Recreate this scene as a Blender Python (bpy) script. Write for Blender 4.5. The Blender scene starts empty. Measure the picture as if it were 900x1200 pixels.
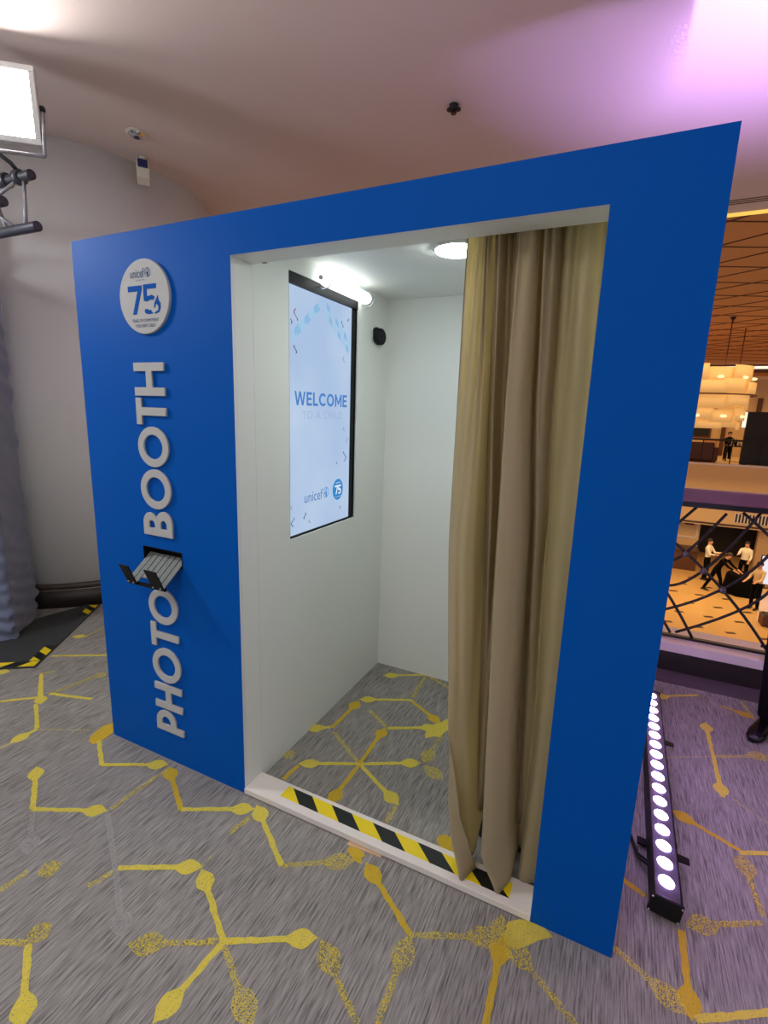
import bpy, bmesh, math, random
from mathutils import Vector, Matrix, noise

scene = bpy.context.scene
COL = scene.collection
PI = math.pi

# ------------------------------------------------------------------ camera
RIGHT = Vector((0.90132, 0.43197, 0.03198))
DOWN = Vector((0.11458, -0.16657, -0.97935))
FWD = Vector((-0.41772, 0.88637, -0.19963))
cam_data = bpy.data.cameras.new('camera')
cam_data.sensor_fit = 'VERTICAL'
cam_data.sensor_height = 24.0
cam_data.sensor_width = 18.0
cam_data.lens = 577.3 / 1200.0 * 24.0
cam_data.clip_start = 0.02
cam_data.clip_end = 200
cam = bpy.data.objects.new('camera', cam_data)
COL.objects.link(cam)
cm = Matrix.Identity(4)
for i in range(3):
    cm[i][0] = RIGHT[i]
    cm[i][1] = -DOWN[i]
    cm[i][2] = -FWD[i]
cm[0][3], cm[1][3], cm[2][3] = 2.24944, -1.50151, 1.72171
cam.matrix_world = cm
scene.camera = cam

# ------------------------------------------------------------------ world, exposure
world = bpy.data.worlds.new('world')
scene.world = world
world.use_nodes = True
bg = world.node_tree.nodes['Background']
bg.inputs[0].default_value = (0.95, 0.96, 1.0, 1)
bg.inputs[1].default_value = 0.54
scene.view_settings.view_transform = 'Standard'
scene.view_settings.look = 'None'
scene.view_settings.exposure = 0.08
scene.view_settings.gamma = 1.0
scene.view_settings.use_curve_mapping = False
FLOOD_STRENGTH = 60.0
FLOOD_TWIN = 95.0
LEDBAR_STRENGTH = 60.0
BOOTH_LAMP = 70.0
BOOTH_TUBE = 3.2


def area_lamp(name, loc, rot, sx, sy, power, col):
    d = bpy.data.lights.new(name, 'AREA')
    d.shape = 'RECTANGLE'
    d.size, d.size_y = sx, sy
    d.energy = power
    d.color = col
    o = bpy.data.objects.new(name, d)
    o.location = loc
    o.rotation_euler = rot
    COL.objects.link(o)
    return o


# unseen area lamps, added to warm the atrium hall and the far balcony
area_lamp('atrium_hall_fill', (6.0, 19.0, -0.6), (0, 0, 0), 7, 5, 300, (1.0, 0.66, 0.28))
area_lamp('atrium_near_fill', (5.0, 11.0, 3.3), (0, 0, 0), 5, 5, 130, (1.0, 0.66, 0.30))
area_lamp('balcony_fill', (6.0, 26.5, 3.4), (0, 0, 0), 7, 3, 150, (1.0, 0.66, 0.30))
# added fill lamp without a fixture, behind and above the photographer
area_lamp('room_fill', (1.2, -2.6, 3.55), (0, 0, 0), 1.6, 1.2, 34, (1.0, 0.93, 0.86))


# ------------------------------------------------------------------ helpers
def lin(c):
    c = c / 255.0
    return c / 12.92 if c <= 0.04045 else ((c + 0.055) / 1.055) ** 2.4


def rgb(r, g, b):
    return (lin(r), lin(g), lin(b), 1)


MATS = {}


def mat(name, col, rough=0.6, metal=0.0, emit=None, estr=0.0, nscale=0, namt=0.0, bump=0.0, trans=0.0, spec=0.5, sheen=0.0, tcol=None):
    """Principled material with a little procedural mottling."""
    m = bpy.data.materials.new(name)
    m.use_nodes = True
    nt = m.node_tree
    b = nt.nodes['Principled BSDF']
    b.inputs['Base Color'].default_value = col
    b.inputs['Roughness'].default_value = rough
    b.inputs['Metallic'].default_value = metal
    b.inputs['Specular IOR Level'].default_value = spec
    if sheen:
        b.inputs['Sheen Weight'].default_value = sheen
    if emit:
        b.inputs['Emission Color'].default_value = emit
        b.inputs['Emission Strength'].default_value = estr
    if nscale:
        tc = nt.nodes.new('ShaderNodeTexCoord')
        n = nt.nodes.new('ShaderNodeTexNoise')
        n.inputs['Scale'].default_value = nscale
        n.inputs['Detail'].default_value = 3
        nt.links.new(tc.outputs['Object'], n.inputs['Vector'])
        mx = nt.nodes.new('ShaderNodeMix')
        mx.data_type = 'RGBA'
        mx.inputs[6].default_value = tuple(c * (1 - namt) for c in col[:3]) + (1,)
        mx.inputs[7].default_value = tuple(min(1, c * (1 + namt)) for c in col[:3]) + (1,)
        nt.links.new(n.outputs['Fac'], mx.inputs[0])
        nt.links.new(mx.outputs[2], b.inputs['Base Color'])
        if bump:
            bp = nt.nodes.new('ShaderNodeBump')
            bp.inputs['Strength'].default_value = bump
            bp.inputs['Distance'].default_value = 0.003
            nt.links.new(n.outputs['Fac'], bp.inputs['Height'])
            nt.links.new(bp.outputs['Normal'], b.inputs['Normal'])
    if trans:
        t = nt.nodes.new('ShaderNodeBsdfTranslucent')
        t.inputs['Color'].default_value = tcol or col
        ms = nt.nodes.new('ShaderNodeMixShader')
        ms.inputs[0].default_value = trans
        out = nt.nodes['Material Output']
        nt.links.new(b.outputs[0], ms.inputs[1])
        nt.links.new(t.outputs[0], ms.inputs[2])
        nt.links.new(ms.outputs[0], out.inputs[0])
    MATS[name] = m
    return m


def emat(name, col, s):
    m = bpy.data.materials.new(name)
    m.use_nodes = True
    nt = m.node_tree
    nt.nodes.remove(nt.nodes['Principled BSDF'])
    e = nt.nodes.new('ShaderNodeEmission')
    e.inputs[0].default_value = col
    e.inputs[1].default_value = s
    nt.links.new(e.outputs[0], nt.nodes['Material Output'].inputs[0])
    MATS[name] = m
    return m


def bx(bm, x0, x1, y0, y1, z0, z1, mi=0):
    v = [bm.verts.new(p) for p in ((x0, y0, z0), (x1, y0, z0), (x1, y1, z0), (x0, y1, z0), (x0, y0, z1), (x1, y0, z1), (x1, y1, z1), (x0, y1, z1))]
    for f in ((3, 2, 1, 0), (4, 5, 6, 7), (0, 1, 5, 4), (1, 2, 6, 5), (2, 3, 7, 6), (3, 0, 4, 7)):
        bm.faces.new([v[i] for i in f]).material_index = mi


def frame_of(d):
    d = d.normalized()
    u = d.cross(Vector((0, 0, 1)))
    if u.length < 1e-3:
        u = Vector((1, 0, 0))
    u.normalize()
    return u, d.cross(u).normalized()


def tube(bm, pts, r, n=10, caps=True, radii=None):
    pts = [Vector(p) for p in pts]
    rings = []
    for i, p in enumerate(pts):
        a = pts[max(0, i - 1)]
        b = pts[min(len(pts) - 1, i + 1)]
        u, w = frame_of(b - a)
        rr = radii[i] if radii else r
        rings.append([bm.verts.new(p + u * rr * math.cos(2 * PI * k / n) + w * rr * math.sin(2 * PI * k / n)) for k in range(n)])
    for a, b in zip(rings, rings[1:]):
        for k in range(n):
            f = bm.faces.new((a[k], a[(k + 1) % n], b[(k + 1) % n], b[k]))
            f.smooth = True
    if caps:
        bm.faces.new(rings[0])
        bm.faces.new(list(reversed(rings[-1])))


def lathe(bm, prof, n=24, axis=None, origin=(0, 0, 0), smooth=True):
    """prof: (r, h) list around +Z (or around axis)."""
    ax = Vector(axis).normalized() if axis else Vector((0, 0, 1))
    if abs(ax.z) > 0.999:
        u, w = Vector((1, 0, 0)), Vector((0, 1, 0)) * (1 if ax.z > 0 else -1)
    else:
        u = ax.cross(Vector((0, 0, 1))).normalized()
        w = ax.cross(u)
    o = Vector(origin)
    rings = []
    for r, h in prof:
        rings.append([bm.verts.new(o + ax * h + u * r * math.cos(2 * PI * k / n) + w * r * math.sin(2 * PI * k / n)) for k in range(n)])
    for a, b in zip(rings, rings[1:]):
        for k in range(n):
            f = bm.faces.new((a[k], a[(k + 1) % n], b[(k + 1) % n], b[k]))
            f.smooth = smooth
    bm.faces.new(list(reversed(rings[0])))
    bm.faces.new(rings[-1])


def obj(name, bm, m, parent=None, recalc=True, bevel=0.0, loc=None):
    if recalc:
        bmesh.ops.recalc_face_normals(bm, faces=bm.faces[:])
    me = bpy.data.meshes.new(name)
    bm.to_mesh(me)
    bm.free()
    return link(name, me, m, parent, bevel, loc)


def link(name, me, m, parent=None, bevel=0.0, loc=None):
    o = bpy.data.objects.new(name, me)
    for mm in (m if isinstance(m, (list, tuple)) else [m]):
        if mm and len(o.data.materials) < (len(m) if isinstance(m, (list, tuple)) else 1):
            o.data.materials.append(mm)
    COL.objects.link(o)
    if parent:
        o.parent = parent
        o.matrix_parent_inverse = Matrix.Translation(-world_loc(parent))
    if loc:
        o.location = loc
    if bevel:
        md = o.modifiers.new('bevel', 'BEVEL')
        md.width = bevel
        md.segments = 2
        md.limit_method = 'ANGLE'
    return o


def world_loc(o):
    # every empty here is unrotated at its base, so its world location is a plain sum
    v = Vector(o.location)
    p = o.parent
    if p:
        v = o.matrix_parent_inverse.to_translation() + v + world_loc(p)
    return v


def NB():
    return bmesh.new()


def tag(o, label, cat, group=None):
    o['label'] = label
    o['category'] = cat
    if group:
        o['group'] = group
    return o


def thing(name, label, cat, loc=(0, 0, 0), group=None):
    o = bpy.data.objects.new(name, None)
    o.empty_display_size = 0.1
    o.location = loc
    COL.objects.link(o)
    return tag(o, label, cat, group)


def struct(name, bm, m, label=None, cat=None, bevel=0.0):
    o = obj(name, bm, m, None, True, bevel)
    o['kind'] = 'structure'
    if label:
        o['label'] = label
        o['category'] = cat
    return o


def boxobj(name, m, parent, x0, x1, y0, y1, z0, z1, bevel=0.0):
    bm = NB()
    bx(bm, x0, x1, y0, y1, z0, z1)
    return obj(name, bm, m, parent, True, bevel)


def slab(bm, us, vs, solid, to3, w0, w1, rim=0, face=0, back=0):
    """Plate in the (u, v) plane from w0 (front) to w1, cells tested by solid(i, j); to3(u, v, w) -> xyz."""
    nu, nv = len(us) - 1, len(vs) - 1

    def S(i, j):
        return 0 <= i < nu and 0 <= j < nv and solid(i, j)
    cache = {}

    def V(i, j, w):
        k = (i, j, w)
        if k not in cache:
            cache[k] = bm.verts.new(to3(us[i], vs[j], w))
        return cache[k]
    for i in range(nu):
        for j in range(nv):
            if not S(i, j):
                continue
            bm.faces.new((V(i, j, w0), V(i + 1, j, w0), V(i + 1, j + 1, w0), V(i, j + 1, w0))).material_index = face
            bm.faces.new((V(i, j + 1, w1), V(i + 1, j + 1, w1), V(i + 1, j, w1), V(i, j, w1))).material_index = back
            for a, b, n in (((i, j), (i + 1, j), (i, j - 1)), ((i + 1, j), (i + 1, j + 1), (i + 1, j)), ((i + 1, j + 1), (i, j + 1), (i, j + 1)), ((i, j + 1), (i, j), (i - 1, j))):
                if not S(*n):
                    bm.faces.new((V(*b, w0), V(*a, w0), V(*a, w1), V(*b, w1))).material_index = rim


def curve_mesh(name, splines, extrude, bevel=0.0, offset=0.0):
    """2D filled outline (with holes) -> mesh data, lying in XY, thickness along Z."""
    cu = bpy.data.curves.new(name, 'CURVE')
    cu.dimensions = '2D'
    cu.fill_mode = 'BOTH'
    cu.extrude = extrude
    cu.bevel_depth = bevel
    cu.bevel_resolution = 1
    for pts in splines:
        s = cu.splines.new('POLY')
        s.points.add(len(pts) - 1)
        for q, (x, y) in zip(s.points, pts):
            q.co = (x, y, 0, 1)
        s.use_cyclic_u = True
    return bake(name, cu)


def bake(name, cu):
    o = bpy.data.objects.new(name, cu)
    COL.objects.link(o)
    dg = bpy.context.evaluated_depsgraph_get()
    dg.update()
    me = bpy.data.meshes.new_from_object(o.evaluated_get(dg))
    bpy.data.objects.remove(o)
    bpy.data.curves.remove(cu)
    me.name = name
    return me


def text_data(name, body, extrude=0.0004, offset=0.0):
    cu = bpy.data.curves.new(name, 'FONT')
    cu.body = body
    cu.size = 1.0
    cu.extrude = 0.0
    cu.offset = offset
    cu.align_x = 'LEFT'
    cu.resolution_u = 3
    me = bake(name, cu)
    return me


def place2d(me, axes, origin, u0, u1, v0, v1, lift):
    """Fit a flat mesh to the rectangle u0..u1 x v0..v1 of a plane; axes = (U, V, W) vectors."""
    xs = [v.co.x for v in me.vertices]
    ys = [v.co.y for v in me.vertices]
    ax, bx_, ay, by = min(xs), max(xs), min(ys), max(ys)
    U, Vv, W = [Vector(a) for a in axes]
    o = Vector(origin)
    for v in me.vertices:
        u = u0 + (v.co.x - ax) / (bx_ - ax) * (u1 - u0)
        w = v0 + (v.co.y - ay) / (by - ay) * (v1 - v0)
        v.co = o + U * u + Vv * w + W * (lift + v.co.z)
    return me


def ring_pts(cx, cy, rx, ry, n=40):
    return [(cx + rx * math.cos(2 * PI * k / n), cy + ry * math.sin(2 * PI * k / n)) for k in range(n)]


# ------------------------------------------------------------------ materials
M_blue = mat('booth_blue_paint', rgb(0, 86, 180), 0.5, nscale=3, namt=0.03, spec=0.06)
M_white = mat('booth_white_paint', rgb(232, 235, 230), 0.55, nscale=2, namt=0.015)
M_edge = mat('panel_edge_white', rgb(225, 228, 230), 0.6)
M_sill = mat('sill_white_board', rgb(232, 224, 218), 0.5, nscale=6, namt=0.02)
M_letter = mat('letter_grey_white', rgb(188, 188, 187), 0.65, nscale=20, namt=0.02, spec=0.15)
M_logo_blue = mat('logo_blue', rgb(6, 84, 172), 0.7, spec=0.05)
M_logo_ink = mat('logo_ink_blue', rgb(44, 78, 128), 0.7, spec=0.05)
M_black = mat('black_plastic', rgb(17, 18, 21), 0.5, spec=0.25)
M_black_rub = mat('black_rubber', rgb(34, 34, 36), 0.75, nscale=40, namt=0.2)
M_alu = mat('brushed_aluminium', rgb(142, 147, 144), 0.5, metal=0.25, nscale=60, namt=0.08)
M_slat = mat('tray_slat_metal', rgb(112, 117, 113), 0.6, nscale=60, namt=0.08)
M_dark = mat('dark_slot', rgb(10, 10, 12), 0.5)
M_chrome = mat('chrome', rgb(215, 218, 222), 0.15, metal=1.0)
M_yellow = mat('tape_yellow', rgb(240, 214, 24), 0.35)
M_tblack = mat('tape_black', rgb(24, 28, 27), 0.35)
M_wood = mat('raw_wood', rgb(214, 178, 142), 0.7, nscale=30, namt=0.12)
M_curtain = mat('curtain_beige', rgb(184, 172, 148), 0.8, nscale=350, namt=0.06, bump=0.15, trans=0.5, sheen=0.15, tcol=rgb(240, 226, 178))
M_ceil = mat('ceiling_paint', rgb(206, 190, 186), 0.85, nscale=1.5, namt=0.01)
M_wall = mat('wall_paint', rgb(226, 223, 222), 0.8, nscale=1.5, namt=0.015)
M_base = mat('dark_marble', rgb(46, 37, 36), 0.45, nscale=9, namt=0.6)
M_base2 = mat('brown_marble', rgb(74, 60, 54), 0.45, nscale=12, namt=0.4)
M_fabric = mat('grey_stretch_cloth', rgb(108, 116, 144), 0.7, nscale=90, namt=0.08, sheen=0.3)
M_truss = mat('truss_black_tube', rgb(70, 70, 78), 0.35, metal=0.5)
M_alu_dark = mat('flood_housing', rgb(150, 150, 158), 0.45, metal=0.5)
M_flood = emat('flood_emitter', (1.0, 0.98, 0.94, 1), FLOOD_STRENGTH)
M_flood2 = emat('flood_emitter_twin', (0.93, 0.98, 1.0, 1), FLOOD_TWIN)
M_led = emat('led_lens', (0.62, 0.40, 1.0, 1), LEDBAR_STRENGTH)
M_lamp = emat('booth_lamp_emitter', (0.93, 1.0, 0.98, 1), BOOTH_LAMP)
M_tubeE = emat('booth_tube_emitter', (0.95, 1.0, 0.98, 1), BOOTH_TUBE)
M_navy = mat('navy_plastic', rgb(34, 38, 92), 0.3)
M_ivory = mat('ivory_plastic', rgb(214, 208, 192), 0.5)
M_ledge = mat('ledge_cream_stone', rgb(236, 222, 216), 0.3, nscale=5, namt=0.06)
M_strip = mat('grey_stone_border', rgb(96, 84, 92), 0.5, nscale=14, namt=0.15)
M_rail = mat('rail_wood_stain', rgb(120, 84, 92), 0.35, nscale=8, namt=0.1)
M_iron = mat('black_iron', rgb(26, 22, 24), 0.4)
M_stud = mat('iron_stud', rgb(110, 106, 112), 0.35, metal=0.7)
M_cream = mat('atrium_cream', rgb(226, 190, 140), 0.7, nscale=1, namt=0.05)
M_brown = mat('atrium_brown', rgb(92, 54, 34), 0.6, nscale=2, namt=0.15)
M_aceil = mat('atrium_ceiling_tan', rgb(196, 140, 88), 0.8, nscale=0.6, namt=0.1)
M_beam = mat('ceiling_dark_batten', rgb(92, 56, 34), 0.7)
M_hall = mat('hall_marble', rgb(226, 184, 124), 0.18, nscale=0.8, namt=0.08)
M_inlay = mat('hall_dark_inlay', rgb(80, 58, 46), 0.3)
M_hblack = mat('hall_black', rgb(22, 18, 18), 0.6)
M_shade = mat('chandelier_shade', rgb(236, 206, 150), 0.5, emit=(1.0, 0.60, 0.20, 1), estr=0.30, trans=0.3)
M_glow = emat('chandelier_glow', (1.0, 0.75, 0.35, 1), 1.6)
M_cove = emat('cove_glow', (1.0, 0.62, 0.12, 1), 1.0)
M_strip_glow = emat('far_strip_glow', (1.0, 0.86, 0.66, 1), 1.2)
M_white_lit = emat('lit_board', (0.95, 0.93, 1.0, 1), 0.85)


def carpet_mat():
    m = bpy.data.materials.new('carpet_grey_loop')
    m.use_nodes = True
    nt = m.node_tree
    b = nt.nodes['Principled BSDF']
    b.inputs['Roughness'].default_value = 0.95
    b.inputs['Specular IOR Level'].default_value = 0.1
    tc = nt.nodes.new('ShaderNodeTexCoord')
    mp = nt.nodes.new('ShaderNodeMapping')
    mp.inputs['Scale'].default_value = (190, 8, 1)
    nt.links.new(tc.outputs['Object'], mp.inputs[0])
    n1 = nt.nodes.new('ShaderNodeTexNoise')
    n1.inputs['Scale'].default_value = 1.0
    n1.inputs['Detail'].default_value = 3
    nt.links.new(mp.outputs[0], n1.inputs['Vector'])
    mp2 = nt.nodes.new('ShaderNodeMapping')
    mp2.inputs['Scale'].default_value = (380, 22, 1)
    nt.links.new(tc.outputs['Object'], mp2.inputs[0])
    n2 = nt.nodes.new('ShaderNodeTexNoise')
    n2.inputs['Scale'].default_value = 1.0
    n2.inputs['Detail'].default_value = 5
    nt.links.new(mp2.outputs[0], n2.inputs['Vector'])
    n3 = nt.nodes.new('ShaderNodeTexNoise')
    n3.inputs['Scale'].default_value = 3.0
    nt.links.new(tc.outputs['Object'], n3.inputs['Vector'])
    a = nt.nodes.new('ShaderNodeMath')
    a.operation = 'MULTIPLY_ADD'
    a.inputs[1].default_value = 0.75
    nt.links.new(n1.outputs['Fac'], a.inputs[0])
    a2 = nt.nodes.new('ShaderNodeMath')
    a2.operation = 'MULTIPLY_ADD'
    a2.inputs[1].default_value = 0.5
    nt.links.new(n2.outputs['Fac'], a2.inputs[0])
    a3 = nt.nodes.new('ShaderNodeMath')
    a3.operation = 'MULTIPLY'
    a3.inputs[1].default_value = 0.12
    nt.links.new(n3.outputs['Fac'], a3.inputs[0])
    nt.links.new(a3.outputs[0], a2.inputs[2])
    nt.links.new(a2.outputs[0], a.inputs[2])
    cr = nt.nodes.new('ShaderNodeValToRGB')
    e = cr.color_ramp.elements
    e[0].position = 0.46
    e[0].color = rgb(74, 73, 74)
    e[1].position = 0.88
    e[1].color = rgb(174, 169, 163)
    e2 = cr.color_ramp.elements.new(0.66)
    e2.color = rgb(140, 136, 132)
    nt.links.new(a.outputs[0], cr.inputs[0])
    nt.links.new(cr.outputs[0], b.inputs['Base Color'])
    bp = nt.nodes.new('ShaderNodeBump')
    bp.inputs['Strength'].default_value = 0.35
    bp.inputs['Distance'].default_value = 0.004
    nt.links.new(n1.outputs['Fac'], bp.inputs['Height'])
    nt.links.new(bp.outputs['Normal'], b.inputs['Normal'])
    return m


def motif_mat(name, c0, c1, thr):
    """Dyed yarn: solid or broken up into speckles (thr = share left open)."""
    m = bpy.data.materials.new(name)
    m.use_nodes = True
    nt = m.node_tree
    b = nt.nodes['Principled BSDF']
    b.inputs['Roughness'].default_value = 0.95
    b.inputs['Specular IOR Level'].default_value = 0.1
    tc = nt.nodes.new('ShaderNodeTexCoord')
    n = nt.nodes.new('ShaderNodeTexNoise')
    n.inputs['Scale'].default_value = 240
    n.inputs['Detail'].default_value = 3
    nt.links.new(tc.outputs['Object'], n.inputs['Vector'])
    mp = nt.nodes.new('ShaderNodeMapping')
    mp.inputs['Scale'].default_value = (200, 22, 1)
    nt.links.new(tc.outputs['Object'], mp.inputs[0])
    n2 = nt.nodes.new('ShaderNodeTexNoise')
    n2.inputs['Scale'].default_value = 1
    nt.links.new(mp.outputs[0], n2.inputs['Vector'])
    mx = nt.nodes.new('ShaderNodeMix')
    mx.data_type = 'RGBA'
    mx.inputs[6].default_value = c0
    mx.inputs[7].default_value = c1
    nt.links.new(n2.outputs['Fac'], mx.inputs[0])
    nt.links.new(mx.outputs[2], b.inputs['Base Color'])
    g = nt.nodes.new('ShaderNodeMath')
    g.operation = 'GREATER_THAN'
    g.inputs[1].default_value = thr
    nt.links.new(n.outputs['Fac'], g.inputs[0])
    tr = nt.nodes.new('ShaderNodeBsdfTransparent')
    ms = nt.nodes.new('ShaderNodeMixShader')
    nt.links.new(g.outputs[0], ms.inputs[0])
    nt.links.new(tr.outputs[0], ms.inputs[1])
    nt.links.new(b.outputs[0], ms.inputs[2])
    nt.links.new(ms.outputs[0], nt.nodes['Material Output'].inputs[0])
    return m


M_carpet = carpet_mat()

# ================================================================== the room
EDGE = 2.25            # where the carpeted floor ends at the kerb
CEIL = 3.6
bm = NB()
bx(bm, -5, 7, -6, EDGE + 0.3, -0.25, 0)
floor = struct('floor', bm, M_carpet, 'grey streaked carpet with yellow linked line motif', 'floor')

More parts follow.
